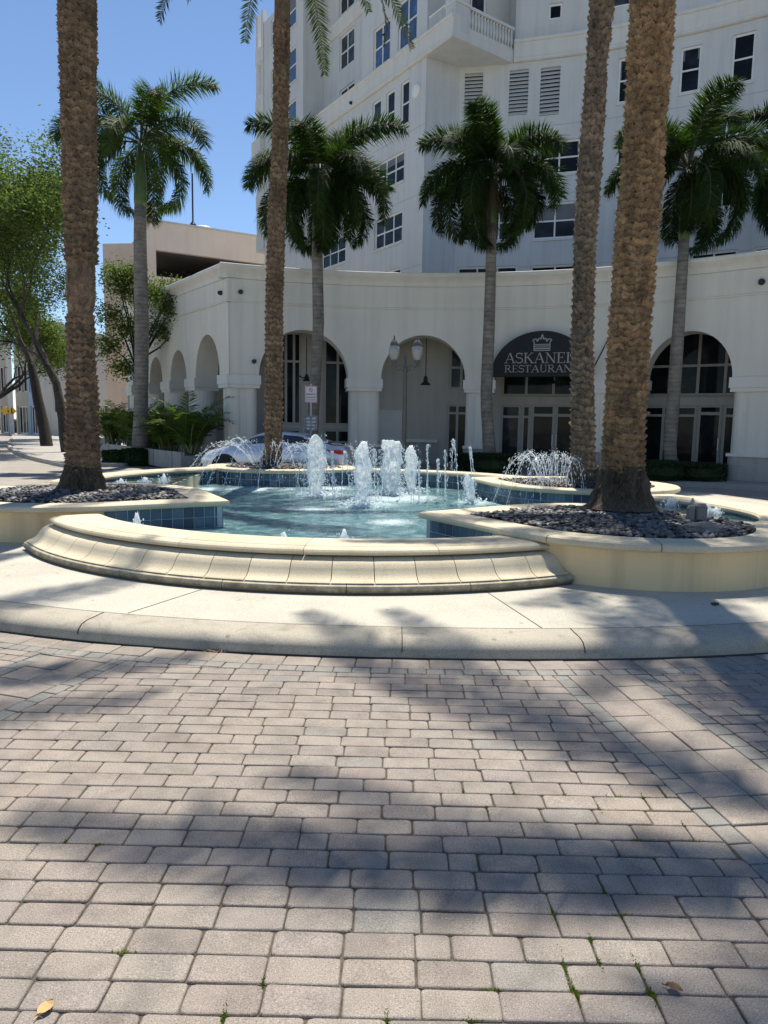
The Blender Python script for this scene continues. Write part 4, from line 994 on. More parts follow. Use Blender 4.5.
# ------------------------------------------------------------------ awning with sign
aw=thing('restaurant_awning','black half-round awning lettered ASKANELI RESTAURANT with a crown','awning',(0,0,0))
a0,a1=bays[2]; ac=(a0+a1)/2; ar=(a1-a0)/2+.10; zb=zat(ARC,542,376.5,.3); ztp=zat(ARC,542,331,.3)
mb=MB(); k=32; n1=.38
def awp(th,n): 
    x=math.cos(th); z=math.sin(th); return (*ARC.P(ac-ar*x,n),zb+(ztp-zb)*z)
pf=[awp(PI*i/k,n1) for i in range(k+1)]; pb=[awp(PI*i/k,.02) for i in range(k+1)]; pm=[awp(PI*i/k,n1-.03) for i in range(k+1)]
pz=[(p[0],p[1],zb) for p in pf]; mb.loft([pf,pz]); mb.loft([pf,pb]); mb.loft([pz,[(p[0],p[1],zb) for p in pb]])
ob('canopy',mb,M['awning'],aw)
GL={ # serif capitals as strokes: (x0,y0,x1,y1,w) on a unit-high cell, arcs: ('a',cx,cy,rx,ry,a0,a1,w)
'A':(.86,[(.10,0,.42,1,.05),(.42,1,.76,0,.13),(.22,.36,.62,.36,.05),(0,.02,.24,.02,.045),(.60,.02,.88,.02,.045)]),
'S':(.62,[('a',.31,.74,.24,.23,30,270,.10),('a',.31,.27,.26,.25,-150,90,.11),(.53,.98,.53,.74,.04),(.06,.28,.06,.02,.04)]),
'K':(.84,[(.18,0,.18,1,.13),(.04,.02,.34,.02,.045),(.04,.98,.34,.98,.045),(.20,.45,.66,.98,.05),(.34,.60,.74,0,.13),(.54,.98,.80,.98,.045),(.58,.02,.86,.02,.045)]),
'N':(.88,[(.16,0,.16,1,.05),(.16,.98,.74,.02,.13),(.74,0,.74,1,.05),(.02,.98,.22,.98,.045),(.04,.02,.30,.02,.045),(.62,.98,.88,.98,.045)]),
'E':(.72,[(.18,0,.18,1,.13),(.04,.02,.66,.02,.05),(.04,.98,.62,.98,.05),(.18,.52,.48,.52,.05),(.65,.02,.67,.24,.045),(.61,.98,.61,.78,.045),(.48,.64,.48,.40,.04)]),
'L':(.68,[(.18,0,.18,1,.13),(.04,.98,.32,.98,.045),(.04,.02,.62,.02,.05),(.62,.02,.65,.28,.045)]),
'I':(.38,[(.18,0,.18,1,.13),(.03,.98,.33,.98,.045),(.03,.02,.33,.02,.045)]),
'R':(.80,[(.18,0,.18,1,.13),(.03,.98,.40,.98,.05),(.03,.02,.33,.02,.045),('a',.38,.745,.22,.235,-90,90,.11),(.18,.50,.42,.50,.05),(.38,.50,.72,0,.12),(.62,.02,.82,.02,.045)]),
'T':(.72,[(.35,0,.35,1,.13),(.03,.98,.67,.98,.05),(.22,.02,.48,.02,.045),(.04,.98,.03,.74,.045),(.66,.98,.67,.74,.045)]),
'U':(.84,[(.18,.98,.18,.32,.12),('a',.42,.33,.25,.31,180,360,.09),(.67,.98,.67,.32,.05),(.03,.98,.33,.98,.045),(.54,.98,.80,.98,.045)])}
def letters(text,u0,u1,z0,z1,pt):
    tot=sum(GL[c][0] for c in text); k=(u1-u0)/tot; H=z1-z0; mb=MB(); x=u0
    def put(a,b,w):   # stroke quad; a,b in (u,z)
        dx,dz=b[0]-a[0],b[1]-a[1]; L=math.hypot(dx,dz) or 1; nx,nz=-dz/L*w/2,dx/L*w/2
        q=[(a[0]+nx,a[1]+nz),(a[0]-nx,a[1]-nz),(b[0]-nx,b[1]-nz),(b[0]+nx,b[1]+nz)]
        f=[pt(u,z,.0) for u,z in q]; g=[pt(u,z,.012) for u,z in q]; mb.add(f+g,[(4,5,6,7),(0,1,5,4),(1,2,6,5),(2,3,7,6),(3,0,4,7)])
    for c in text:
        for s in GL[c][1]:
            if s[0]=='a':
                _,cx,cy,rx,ry,b0,b1,w=s; m=14; P=[(x+(cx+rx*math.cos(R(b0+(b1-b0)*i/m)))*k,z0+(cy+ry*math.sin(R(b0+(b1-b0)*i/m)))*H) for i in range(m+1)]
                for p,q in zip(P,P[1:]): put(p,q,w*H)
            else: put((x+s[0]*k,z0+s[1]*H),(x+s[2]*k,z0+s[3]*H),s[4]*H*1.05)
        x+=GL[c][0]*k
    return mb
def awpt(u,z,d): return (*ARC.P(u,n1+.006+d),z)
nn1=n1
ua=ARC.u(504.5,360,nn1); ub=ARC.u(579.5,360,nn1); zr=lambda y: zat(ARC,542,y,nn1)
ob('lettering',letters('ASKANELI',ua,ub,zr(363),zr(352.7),awpt),M['letter'],aw)
ob('lettering',letters('RESTAURANT',ua,ub,zr(372.2),zr(365),awpt),M['letter'],aw)
mb=MB(); c0=ARC.u(534,340,nn1); c1=ARC.u(550.5,340,nn1); kk=(c1-c0)
def cb(a,b,w):
    A=awpt(c0+a[0]*kk,zr(350.5)+a[1]*kk,.006); B=awpt(c0+b[0]*kk,zr(350.5)+b[1]*kk,.006); mb.bar(A,B,w,.012,up=(0,-1,0))
for a,b,w in [((0.02,0),(.98,0),.03),((.02,.36),(.98,.36),.025),((.02,0),(.02,.5),.03),((.98,0),(.98,.5),.03),((.06,.12),(.94,.12),.05),((.06,.26),(.94,.26),.03),
    ((.02,.5),(-.08,.62),.03),((.98,.5),(1.08,.62),.03),((-.08,.62),(.10,.70),.03),((1.08,.62),(.90,.70),.03),((.10,.70),(.22,.52),.03),((.90,.70),(.78,.52),.03),((.22,.52),(.30,.74),.03),((.78,.52),(.70,.74),.03),((.30,.74),(.42,.66),.03),((.70,.74),(.58,.66),.03),((.42,.66),(.50,.96),.035),((.58,.66),(.50,.96),.035),((.45,.85),(.55,.85),.03),((.15,.60),(.25,.66),.03),((.85,.60),(.75,.66),.03)]: cb(a,b,w)
ob('crown_emblem',mb,M['letter'],aw)
rod=MB(); A=aty(592,371,21.6); rod.tube([(*ARC.P(ARC.u(609,338),.02),zat(ARC,609,338)),(*ARC.P(ARC.u(592,371,.4),.4),zat(ARC,592,371,.4))],.022,6); ob('support_rod',rod,M['black'],aw)
# ------------------------------------------------------------------ tower
TB=17.3; TL=18.22
LP=Line((1.5,33.),(-.542,.84),(-.84,-.542)); TC=Arc((-1.,6.5),27.66)
tower=thing('office_tower','tall pale apartment tower with many windows rising behind the arcade','tower',(0,0,0))
ur=math.atan2(4.03,27.42)*TC.r; uE=TC.r*R(50)
hl=[];hu=[];hr=[];hru=[];spec=[]
def wn(F,hl,x0,x1,xm,yt,yb,c,r,n=0.,**k):
    a,b=sorted((F.u(x0,(yt+yb)/2,n),F.u(x1,(yt+yb)/2,n))); z1=zat(F,xm,yt,n); z0=zat(F,xm,yb,n); hl.append((a,b,z0,z1)); spec.append((F,a,b,z0,z1,c,r,n,k)); return (a,b,z0,z1)
w3=wn(LP,hl,400.6,409,409,78,122,1,2)
for x0,x1 in ((386,394.6),(372.4,381)):
    a,b=sorted((LP.u(x0,100),LP.u(x1,100))); hl.append((a,b,w3[2],w3[3])); spec.append((LP,a,b,w3[2],w3[3],1,2,0,{}))
r2=wn(LP,hl,377,404,404,149.7,180,3,2); r3=wn(LP,hl,374.5,402,402,209.6,241,3,2); r4=wn(LP,hl,376,400,400,267,297,3,2)
for x0,x1 in ((322,346),):
    a,b=sorted((LP.u(x0,180),LP.u(x1,180)))
    for q in (r2,r3,r4): hl.append((a,b,q[2],q[3])); spec.append((LP,a,b,q[2],q[3],3,2,0,{}))
LE=17.3
mb=MB(); wall(mb,LP,0,LE,0,TB,hl)
# recess face between the left plane and the curved front, then the curved front
e0=LP.P(0); e1=TC.P(ur); mb.quad((*e0,0),(*e1,0),(*e1,TB),(*e0,TB))
E=LP.P(LE); mb.quad((*E,0),(E.x+10,E.y+7,0),(E.x+10,E.y+7,26),(*E,26))
lou=[]
def lv(x0,x1,yt,yb):
    a,b=TC.u(x0,95),TC.u(x1,95); z1=zat(TC,(x0+x1)/2,yt); z0=zat(TC,(x0+x1)/2,yb); hr.append((a,b,z0,z1)); lou.append((a,b,z0,z1))
lv(464.5,482.5,73,117);lv(509,528,69.5,115);lv(540,559.5,67,115)
wn(TC,hr,539,580,580,138,172,2,2); wn(TC,hr,463,503,503,141,175,2,2); wn(TC,hr,533,577,577,200.5,237,2,2); wn(TC,hr,459,519,519,203,240,3,2)
wn(TC,hr,457,517,517,265.5,300,3,2); wn(TC,hr,530,579,579,263.5,300,2,2)
wn(TC,hr,680,701,701,44,90,1,2); wn(TC,hr,732,755,755,30,80,1,2); wn(TC,hr,778,800,800,16,66,1,2)
wn(TC,hr,705,748,748,110,152,2,2); wn(TC,hr,764,800,800,100,146,2,2); wn(TC,hr,704,742,742,181,205,2,1); wn(TC,hr,758,796,796,174,212,2,2); wn(TC,hr,690,737,737,249,280,2,2); wn(TC,hr,753,800,800,242,275,2,2)
wn(TC,hr,617,660,660,125,160,2,2); wn(TC,hr,615,658,658,192,228,2,2); wn(TC,hr,612,657,657,256,290,2,2); wn(TC,hr,618,640,640,55,100,1,2)
wall(mb,TC,ur,uE,0,TB,hr); ob('lower_wall',mb,M['tower'],tower)
for a,b,z0,z1 in lou:
    l=MB(); n=12
    for i in range(n):
        z=z0+(z1-z0)*(i+.5)/n; strip(l,TC,a,b,[(-.13,z+.085),(-.12,z+.10),(-.005,z-.04),(-.015,z-.055)],stp=.6)
    o=ob('louver_vent',l,M['louver'],tower); d=MB(); wall(d,TC,a,b,z0,z1,n=-.139); ob('backing',d,M['dark'],o)
# moulded band round the tower
bp=[(-.3,TB),(.10,TB),(.16,TB+.05),(.16,TB+.12),(.09,TB+.17),(.09,TL-.16),(.15,TL-.12),(.17,TL-.02),(.14,TL),(-.3,TL)]
uR=TC.u(514,60)
mb=MB(); strip(mb,LP,-1.95,LE+.2,bp,stp=40); ob('band_course',mb,M['trim'],tower)
mb=MB(); strip(mb,TC,uR,uE,bp,stp=.8); ob('band_course',mb,M['trim'],tower)
# upper storeys: bays flush with the left face and a recess between them
ub0,ub1=LP.u(426,40),LP.u(362,70); ub2=LP.u(303,130); ub3=LP.u(269,150); ZT2=26.
wn(LP,hu,373.5,390,390,17,58.6,2,2,gm='bluepane'); wn(LP,hu,398.3,417,417,-12,37.8,2,2,gm='bluepane')
wn(LP,hu,287,296,296,44,79,1,2,gm='bluepane'); wn(LP,hu,287,296,296,97.5,136,1,2,gm='bluepane'); wn(LP,hu,287,296,296,-12,23,1,2,gm='bluepane')
wn(LP,hu,270.6,277,277,14,42,1,2); wn(LP,hu,270.6,277,277,66,94,1,2)
hrec=[]; rn=-1.3
wn(LP,hrec,339.4,354.2,354,25,60,2,2,n=rn); wn(LP,hrec,339.4,354.2,354,80,112,2,2,n=rn); wn(LP,hrec,339.4,354.2,354,-32,3,2,2,n=rn)
mb=MB(); wall(mb,LP,0,ub1,TL-.05,ZT2,[h for h in hu if h[0]<ub1]); wall(mb,LP,ub2,LE,TL-.05,ZT2,[h for h in hu if h[0]>ub1]); wall(mb,LP,ub1,ub2,TB,ZT2,hrec,n=rn)
for u in (ub1,ub2): mb.quad((*LP.P(u,0),TL-.05),(*LP.P(u,rn),TL-.05),(*LP.P(u,rn),ZT2),(*LP.P(u,0),ZT2))
A=LP.P(ub1,0);B=LP.P(ub2,0);A2=LP.P(ub1,rn);B2=LP.P(ub2,rn); mb.quad((*A,TL-.06),(*B,TL-.06),(*B2,TL-.06),(*A2,TL-.06))
ob('upper_wall',mb,M['tower'],tower)
mb=MB(); zc=zat(LP,335,38,rn); strip(mb,LP,ub1,ub2,[(rn-.1,zc-.05),(rn+.05,zc-.05),(rn+.14,zc+.12),(rn+.14,zc+.5),(rn+.18,zc+.6),(rn-.1,zc+.6)],stp=40); ob('recess_moulding',mb,M['trim'],tower)
# balcony at the prow
U=LP.P(-1.95); Rr=TC.P(uR); e0=LP.P(0); c1=TC.P(TC.u(462,60))
bal=MB(); bal.prism([(e0.x,e0.y),(U.x,U.y),(Rr.x,Rr.y),(c1.x,c1.y+.3)][::-1],TB+.004,TB+.34,True,True); bl=ob('balcony',bal,M['trim'],tower)
d=(Rr-U).normalized(); BR=Line(U,d,(d.y,-d.x)); Lb=(Rr-U).length
mb=MB(); block(mb,BR,0,.78,-.62,.0,TB+.342,ZT2); ob('balcony_pier',mb,M['tower'],bl)
mb=MB(); zb0=TB+.34; block(mb,BR,.78,Lb,-.2,-.04,zb0+.16,zb0+.25); block(mb,BR,.78,Lb,-.22,-.02,zb0+1.0,zb0+1.12); block(mb,BR,-.03,.81,-.66,.04,zb0+1.0,zb0+1.12); block(mb,BR,.78,Lb,-.25,.0,zb0+.002,zb0+.16); ob('balustrade_rail',mb,M['trim'],bl)
prof=[(.045,0),(.045,.08),(.03,.11),(.065,.28),(.07,.36),(.04,.55),(.032,.64),(.045,.70),(.045,.80)]
nb=15
for i in range(nb):
    c=BR.P(.78+(Lb-.78)*(i+.5)/nb,-.12); mb=MB(); mb.lathe((c.x,c.y,zb0+.25),[(r*1.1,z*.94) for r,z in prof],10); ob('baluster',mb,M['trim'],bl,smooth=True)
rl=MB(); LBf=Line(e0,(U-e0),(-.84,-.542)); Ll=(U-e0).length
block(rl,LBf,.1,Ll-.7,-.06,-.02,zb0+.05,zb0+.11); block(rl,LBf,.1,Ll-.7,-.07,-.01,zb0+1.15,zb0+1.21)
for i in range(14): block(rl,LBf,.1+(Ll-.8)*i/13-.012,.1+(Ll-.8)*i/13+.012,-.05,-.03,zb0+.11,zb0+1.15)
ob('side_railing',rl,M['frame'],bl)
# wall behind the balcony, with dark glazed door, and the upper front
hz=[]
f0=LP.P(0); f1=Vector((5.3,34.9)); dd=(f1-f0).normalized(); BW=Line(f0,dd,(dd.y,-dd.x)); bwL=(f1-f0).length
wn(BW,hz,458,487,487,-30,17,2,1)
mb=MB(); wall(mb,BW,0,bwL,TB,ZT2,hz); g=TC.P(uR,-.25); mb.quad((*f1,TB),(*g,TB),(*g,ZT2),(*f1,ZT2))
wn(TC,hru,548.5,562.5,562,2,18,1,1,n=-.25); wn(TC,hru,612,632,632,-30,4,1,1,n=-.25); wn(TC,hru,690,710,710,-60,-20,1,1,n=-.25)
wall(mb,TC,uR,uE,TL-.05,ZT2,hru,n=-.25); ob('upper_front_wall',mb,M['tower'],tower)
c2=TC.P(uR,-.25); sof=MB(); zs2=ZT2-1.2; sof.prism([(e0.x,e0.y),(U.x,U.y),(Rr.x,Rr.y),(f1.x,f1.y)][::-1],zs2-2.3,zs2-2.0,True,True); ob('balcony_roof',sof,M['trim'],bl)
for (F,a,b,z0,z1,c,r,n,k) in spec: window(F,a,b,z0,z1,c,r,tower,n=n-.10,fw=.085,mw=.065,sill=(n==0 and F is not BW),**k)
# blinds drawn part-way in some windows, and control joints in the stucco
BR_=random.Random(12)
for (F,a,b,z0,z1,c,r,n,k) in spec:
    if n==0 and F in (LP,TC) and BR_.random()<.3:
        zz_=z1-.09-(z1-z0-.18)*BR_.choice([.25,.35,.5]); u0_=a+.085+(b-a)*(.5 if c>1 and BR_.random()<.5 else 0); mb=MB(); wall(mb,F,u0_,b-.085,zz_,z1-.085,n=-.1035); ob('window_blind',mb,M['blind'],tower)
for F,u0_,u1_,zl in ((LP,0,LE,(5.6,8.7,11.75,14.6)),(TC,ur,uE,(8.7,11.75,14.6))):
    for z in zl:
        hs=sorted([h for h in (hl if F is LP else hr) if h[2]-.1<z<h[3]+.02]); cur=u0_
        for s0,s1 in [(h[0]-.06,h[1]+.06) for h in hs]+[(u1_,u1_)]:
            if s0-cur>.1: mb=MB(); strip(mb,F,cur,s0,[(-.01,z),(.004,z),(.004,z+.018),(-.01,z+.018)],stp=.6); ob('control_joint',mb,M['groove'],tower)
            cur=max(cur,s1)
# roof lids
mb=MB(); P=[LP.P(LE),LP.P(0),Vector((2.3,31.3)),TC.P(uR,-.25)]+[TC.P(uR+(uE-uR)*i/12,-.25) for i in range(1,13)]+[Vector((24,45)),Vector((4,56))]
mb.add([(*p,ZT2) for p in P],[tuple(range(len(P)))]); ob('roof',mb,M['tower'],tower)
# stack of side balconies at the far left end
for i,zf in enumerate((12.6,15.2,18.1,21.0,23.9)):
    mb=MB(); block(mb,LP,LE+.02,LE+1.2+(.15 if i==2 else 0),-1.6,.30 if i==2 else .08,zf,zf+(1.25 if i==2 else .9)); s=ob('side_balcony',mb,M['trim'],tower)
    mb=MB(); block(mb,LP,LE+.85,LE+1.15,-.2,.05,zf+(1.252 if i==2 else .902),zf+(2.898 if i else 2.598)); block(mb,LP,LE+.02,LE+.35,-.2,.05,zf+(1.252 if i==2 else .902),zf+(2.898 if i else 2.598)); ob('balcony_post',mb,M['tower'],s)
# wall lights and cameras
def disc(F,px,py,r,nm,par,n=0.,col='frame'):
    u=F.u(px,py,n); p=F.P(u,n); q=F.P(u,n+.12); z=zat(F,px,py,n); mb=MB(); mb.tube([(*p,z),(*(p+(q-p)*.6),z),(*q,z)],[r,r,r*.7],14); ob(nm,mb,M[col],par)
disc(LP,417,91,.28,'wall_lamp',tower); disc(LP,364.5,127,.28,'wall_lamp',tower)
for F,px,py in ((LP,351.5,103),(LP,307,136),(ARC,240.5,292),(ARC,254,361.5),(WING,221.5,293),(TC,480,47.)):
    par=tower if F in (LP,TC) else arcade
    disc(F,px,py,.075,'security_camera',par,n=.1 if F is LP else .04,col='black')
disc(ARC,762,282,.09,'security_camera',arcade,n=.04,col='black')
# ------------------------------------------------------------------ car park behind
M['pink']=stucco('pink_render',(.86,.63,.48),.2,.05); M['pinkl']=stucco('pale_pink_render',(.86,.70,.575),.2,.05)
gar=thing('parking_garage','pale pink parking garage with a dark open deck behind the arcade','building',(0,0,0))
GF=Line(tuple(aty(150,300,55).xy),(.86,.5),(.5,-.86)); zr1=zat(GF,154,221)
mb=MB(); h0=zat(GF,165,277); h1=zat(GF,165,251)
gu1=36
wall(mb,GF,0,gu1,0,zr1,[(GF.u(156,260),gu1-2,h0,h1)],depth=.4); ob('deck_wall',mb,M['pinkl'],gar)
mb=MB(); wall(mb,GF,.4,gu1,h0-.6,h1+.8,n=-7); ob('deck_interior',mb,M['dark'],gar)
M['deck']=concrete('deck_shade_tone',(.13,.12,.11),.2)  # slab colour darkened to stand in for the shade deep in the deck
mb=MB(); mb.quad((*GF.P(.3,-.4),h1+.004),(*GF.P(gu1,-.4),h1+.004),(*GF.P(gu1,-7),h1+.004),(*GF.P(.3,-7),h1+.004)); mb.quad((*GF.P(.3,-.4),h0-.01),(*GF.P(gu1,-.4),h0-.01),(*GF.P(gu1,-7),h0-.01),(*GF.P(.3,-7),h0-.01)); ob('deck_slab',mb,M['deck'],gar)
PF=Line(GF.P(0),(-1,.12),(-.12,-1)); 
mb=MB(); wall(mb,PF,0,3.6,0,zat(PF,150,243)); ob('end_wall',mb,M['pink'],gar)
mb=MB(); block(mb,GF,-.25,.45,-3,.25,0,zat(GF,150,204)); ob('stair_tower',mb,M['pinkl'],gar)
mb=MB(); block(mb,GF,0.5,gu1,-.45,.08,zr1,zr1+.12); mb.quad((*GF.P(.3,-.3),zr1-.05),(*GF.P(gu1,-.3),zr1-.05),(*GF.P(gu1,-20),zr1-.05),(*GF.P(.3,-20),zr1-.05)); ob('coping',mb,M['trim'],gar)
for px in (203,): 
    u=GF.u(px,228,-1); p=GF.P(u,-1); mb=MB(); mb.lathe((p.x,p.y,zr1),[(.75,0),(.75,.22),(.55,.36),(0,.40)],14); ob('roof_vent',mb,M['louver'],gar,smooth=True)
u=GF.u(193,228,-.2); p=GF.P(u,-.2); mast=thing('roof_mast','thin dark mast standing on the parking garage roof','mast',(p.x,p.y,zr1+.12)); mb=MB(); mb.tube([(0,0,0),(0,0,3.8)],.07,6); mb.lathe((0,0,0),[(.25,0),(.25,.1),(.1,.3)],8); ob('pole',mb,M['black'],mast)
# ------------------------------------------------------------------ side street
M['blue']=stucco('pale_blue_render',(.36,.50,.66),.15,.08); M['white']=stucco('white_render',(.62,.60,.55),.2,.1); M['tanbay']=stucco('tan_render',(.46,.42,.34),.2,.1)
WB=thing('white_commercial_building','plain white building end wall beyond the leaning oaks','building',(0,0,0))
p=atz(39,436,0); WF=Line(p.xy,(1,.10),(.10,-1)); w0=WF.u(64.5,400)
mb=MB(); wall(mb,WF,0,w0,0,10.5); s=WF.P(w0); mb.quad((*s,0),(s.x+2.8,s.y+14,0),(s.x+2.8,s.y+14,10.5),(*s,10.5)); s=WF.P(0); mb.quad((*s,0),(s.x,s.y+14,0),(s.x,s.y+14,10.5),(*s,10.5)); ob('wall',mb,M['white'],WB)
mb=MB(); block(mb,WF,-.1,w0+.1,-.3,.12,10.5,10.8); ob('parapet',mb,M['trim'],WB)
mb=MB(); block(mb,WF,WF.u(57,400)-.1,WF.u(57,400)+.1,.01,.3,zat(WF,57,412),zat(WF,57,396)); ob('wall_sign',mb,M['black'],WB)
SBd=thing('street_block','row of cream and pale blue two-storey bays along the far side street','building',(0,0,0))
q=WF.P(0); BFd=Line((q.x,q.y+1.5),(-.80,.6),(-.6,-.80)); x=0.
def bayx(px): return BFd.u(px,420)
edges=[(39.5,29.5,'blue'),(29.5,16.5,'tanbay'),(16.5,11,'white'),(11,0,'tanbay'),(0,-14,'white')]
for a,b,m in edges:
    u0,u1=sorted((bayx(a),bayx(b))); hh=[]
    if m!='white':
        w=u1-u0; hh=[(u0+w*.08,u0+w*.46,4.3,7.0),(u0+w*.54,u0+w*.92,4.3,7.0),(u0+w*.12,u1-w*.12,.1,2.9)]
    mb=MB(); wall(mb,BFd,u0,u1,0,9.6,hh,n=.25 if m=='white' else 0,depth=.3); ob('bay_wall',mb,M[m],SBd)
    for h in hh: window(BFd,h[0],h[1],h[2],h[3],1 if h[2]>1 else 3,1,SBd,n=-.2,fw=.12,mw=.1,sill=False)
# ================================================================== fountain jets
ZW=.21; JG='water jets in the fountain pool'
def droplets(mb,pts,rng,n,spread,rmin,rmax):
    for _ in range(n):
        i=rng.randrange(len(pts)); p=Vector(pts[i])+Vector((rng.gauss(0,spread),rng.gauss(0,spread),rng.gauss(0,spread))); r=rng.uniform(rmin,rmax)
        mb.blob(p,(r,r,r*rng.uniform(1,2.0)),0)
def geyser(label,px,yb,yt,wpx,seed,lean=0.,frothy=1.,skirt=1.,taper=.25,cat='water jet'):
    rng=random.Random(seed); b=atz(px,yb,ZW); top=aty(px+lean,yt,b.y); H=top.z-ZW; wr=wpx/720*b.y/2
    t=thing('fountain_jet',label,cat,b,group=JG); col=MB(); n=26; k=44; rings=[]
    for i in range(k+1):
        u=i/k; r=wr*(.42+.5*min(1,u/.35))*(1-(max(0,(u-.72)/.28))**2*(1-taper)); z=H*u
        ring=[]
        for j in range(n):
            a=2*PI*j/n; kk=1+.40*frothy*mnoise.noise(Vector((math.cos(a)*1.8+seed,math.sin(a)*1.8,z*3.0)))+.30*frothy*mnoise.noise(Vector((math.cos(a)*5,math.sin(a)*5+seed,z*8)))+.16*mnoise.noise(Vector((math.cos(a)*9,math.sin(a)*9+seed,z*30)))
            ring.append((r*kk*math.cos(a)+(top.x-b.x)*u**1.3+.04*mnoise.noise(Vector((seed,z*4,0))),r*kk*math.sin(a),z+.05*mnoise.noise(Vector((a*2,z*9,seed)))))
        rings.append(ring)
    col.loft(rings,True,cap=True); ob('column',col,M['foam'],t,smooth=True)
    d=MB()
    for _ in range(int(900*skirt)):
        u=rng.random(); a=rng.uniform(0,2*PI); r=wr*(.75+abs(rng.gauss(0,.42))*(1.5-u*.6)); q=Vector(((top.x-b.x)*u+r*math.cos(a),r*math.sin(a),H*u*rng.uniform(.8,1.04))); s=rng.uniform(.003,.009)
        d.blob(q,(s,s,s*rng.uniform(1,2.6)),0)
    for _ in range(int(160*skirt)):
        a=rng.uniform(0,2*PI); r=wr*rng.uniform(.8,3.2); s=rng.uniform(.006,.02); d.blob((r*math.cos(a),r*math.sin(a),abs(rng.gauss(0,.05))),(s*1.5,s*1.5,s),0)
    ob('spray',d,M['drop'],t,kind='stuff'); nz=MB(); nz.tube([(0,0,-.05),(0,0,.045)],.03,10); ob('nozzle',nz,M['black'],t)
geyser('tallest and leftmost of the big frothy white water columns',317,496,435,18,31,-1,1.,1.)
geyser('frothy white water column second from the left in the pool',361,506,442,17,32,2,1.1,1.1)
geyser('wide see-through water column breaking into a rounded head',391,494,441,19,33,0,1.5,1.5,.7)
geyser('smooth bluish water column with a rounded tip, rightmost of the tall ones',411,492,446,13,34,0,.35,.5)
geyser('short cone of white water leaning left beside the right planter corner',472,503,474,10,35,-5,.4,.4,.05)
def bubbler(label,px,py,w,h,seed):
    rng=random.Random(seed); b=atz(px,py,.455 if seed in (4,5,6,7,8,9) else ZW); k=b.y/720; t=thing('fountain_jet',label,'water jet',b,group=JG); mb=MB(); r=w*k/2; H=h*k; rings=[]
    for i in range(9):
        u=i/8; rr=r*(1-u**1.7*.82); rings.append([(rr*(1+.35*mnoise.noise(Vector((math.cos(a)*2,math.sin(a)*2+seed,u*5))))*math.cos(a),rr*(1+.35*mnoise.noise(Vector((math.cos(a)*2,math.sin(a)*2+seed,u*5))))*math.sin(a),H*u*(1+.15*mnoise.noise(Vector((a,seed,u*4)))) -.01) for a in [2*PI*j/12 for j in range(12)]])
    mb.loft(rings,True,cap=True); ob('column',mb,M['foam'],t,smooth=True); d=MB()
    for _ in range(70):
        a=rng.uniform(0,2*PI); q=r*rng.uniform(.6,1.9); s=rng.uniform(.004,.012); d.blob((q*math.cos(a),q*math.sin(a),abs(rng.gauss(0,H*.35))),(s,s,s*1.4),0)
    ob('spray',d,M['drop'],t,kind='stuff')
for lab,px,py,w,h,sd_ in [('small white bubbling jet in front of the left blue tiles',137,540,14,28,1),('low foamy bubbler just behind the front coping, left one of the two',284,549,13,18,2),('low foamy bubbler just behind the front coping, right one of the two',344,548,12,20,3),
    ('bluish bubbling jet nearest the far right planter in the side channel',671,506,11,10,4),('bluish bubbling jet in the side channel, taller of the close pair',707.5,514,8,11,5),('bluish bubbling jet in the side channel, smaller of the close pair',716,514.5,8,8,6),
    ('small square white bubbler by the far left rim',164,483,7,10,7),('tiny white bubbler by the left rim, middle one of the three',145,482.5,8,6,8),('tiny white bubbler by the left rim nearest the palm trunk',121,484,8,6,9),('short bluish jet beside the falling spray of the right planter',609,509,8,16,10)]: bubbler(lab,px,py,w,h,sd_)
def thread(label,px0,y0,px1,y1,px2,y2,Yd,seed,group,n=70,r=(.004,.009)):
    """thin broken thread of water: up from (px0,y0), apex (px1,y1), down to (px2,y2)"""
    rng=random.Random(seed); A=aty(px0,y0,Yd);B=aty(px1,y1,Yd);C=aty(px2,y2,Yd-.0); t=thing('water_thread',label,'water jet',A,group=group)
    mb=MB()
    def q(u): 
        ctl=B*2-(A+C)*.5; return A*(1-u)**2+ctl*2*u*(1-u)+C*u*u
    u=0.; seg=[]
    for i in range(n):
        u=(i+rng.random()*.7)/n; p=q(u)-A; s=rng.uniform(*r); j=.012*(.3+u*1.5)
        d=(q(min(1,u+.01))-q(max(0,u-.01))).normalized(); L=s*rng.uniform(1.5,4.5)
        p=p+Vector((rng.gauss(0,j),rng.gauss(0,j),rng.gauss(0,j))); mb.tube([p-d*L,p,p+d*L],[s*.3,s,s*.3],5)
    pts=[q(i/24)-A for i in range(25)]; mb.tube(pts,[.004]*25,4); ob('stream',mb,M['drop'],t)
TG='thin threads of water falling in the pool'
for i,(x0,y0,x1,y1,x2,y2) in enumerate([(427,514,427.5,445,428,512),(445,510,445,452,446,508),(460,512,454,443,452,470),(419,508,419,462,420,500),(400,512,400,445,400,500),(437,500,438,460,439,498),(376,512,374,450,380,510),(341,508,345,452,350,508),(295,500,304,448,303,500),(381,505,385,462,389,505),(333,500,332,452,335,498),(473,490,470,448,476,488),(411,520,412,470,414,518)]):
    thread('thin broken thread of water falling among the white columns of the pool',x0,y0,x1,y1,x2,y2,13.3+.25*math.sin(i*2),60+i,TG,100)
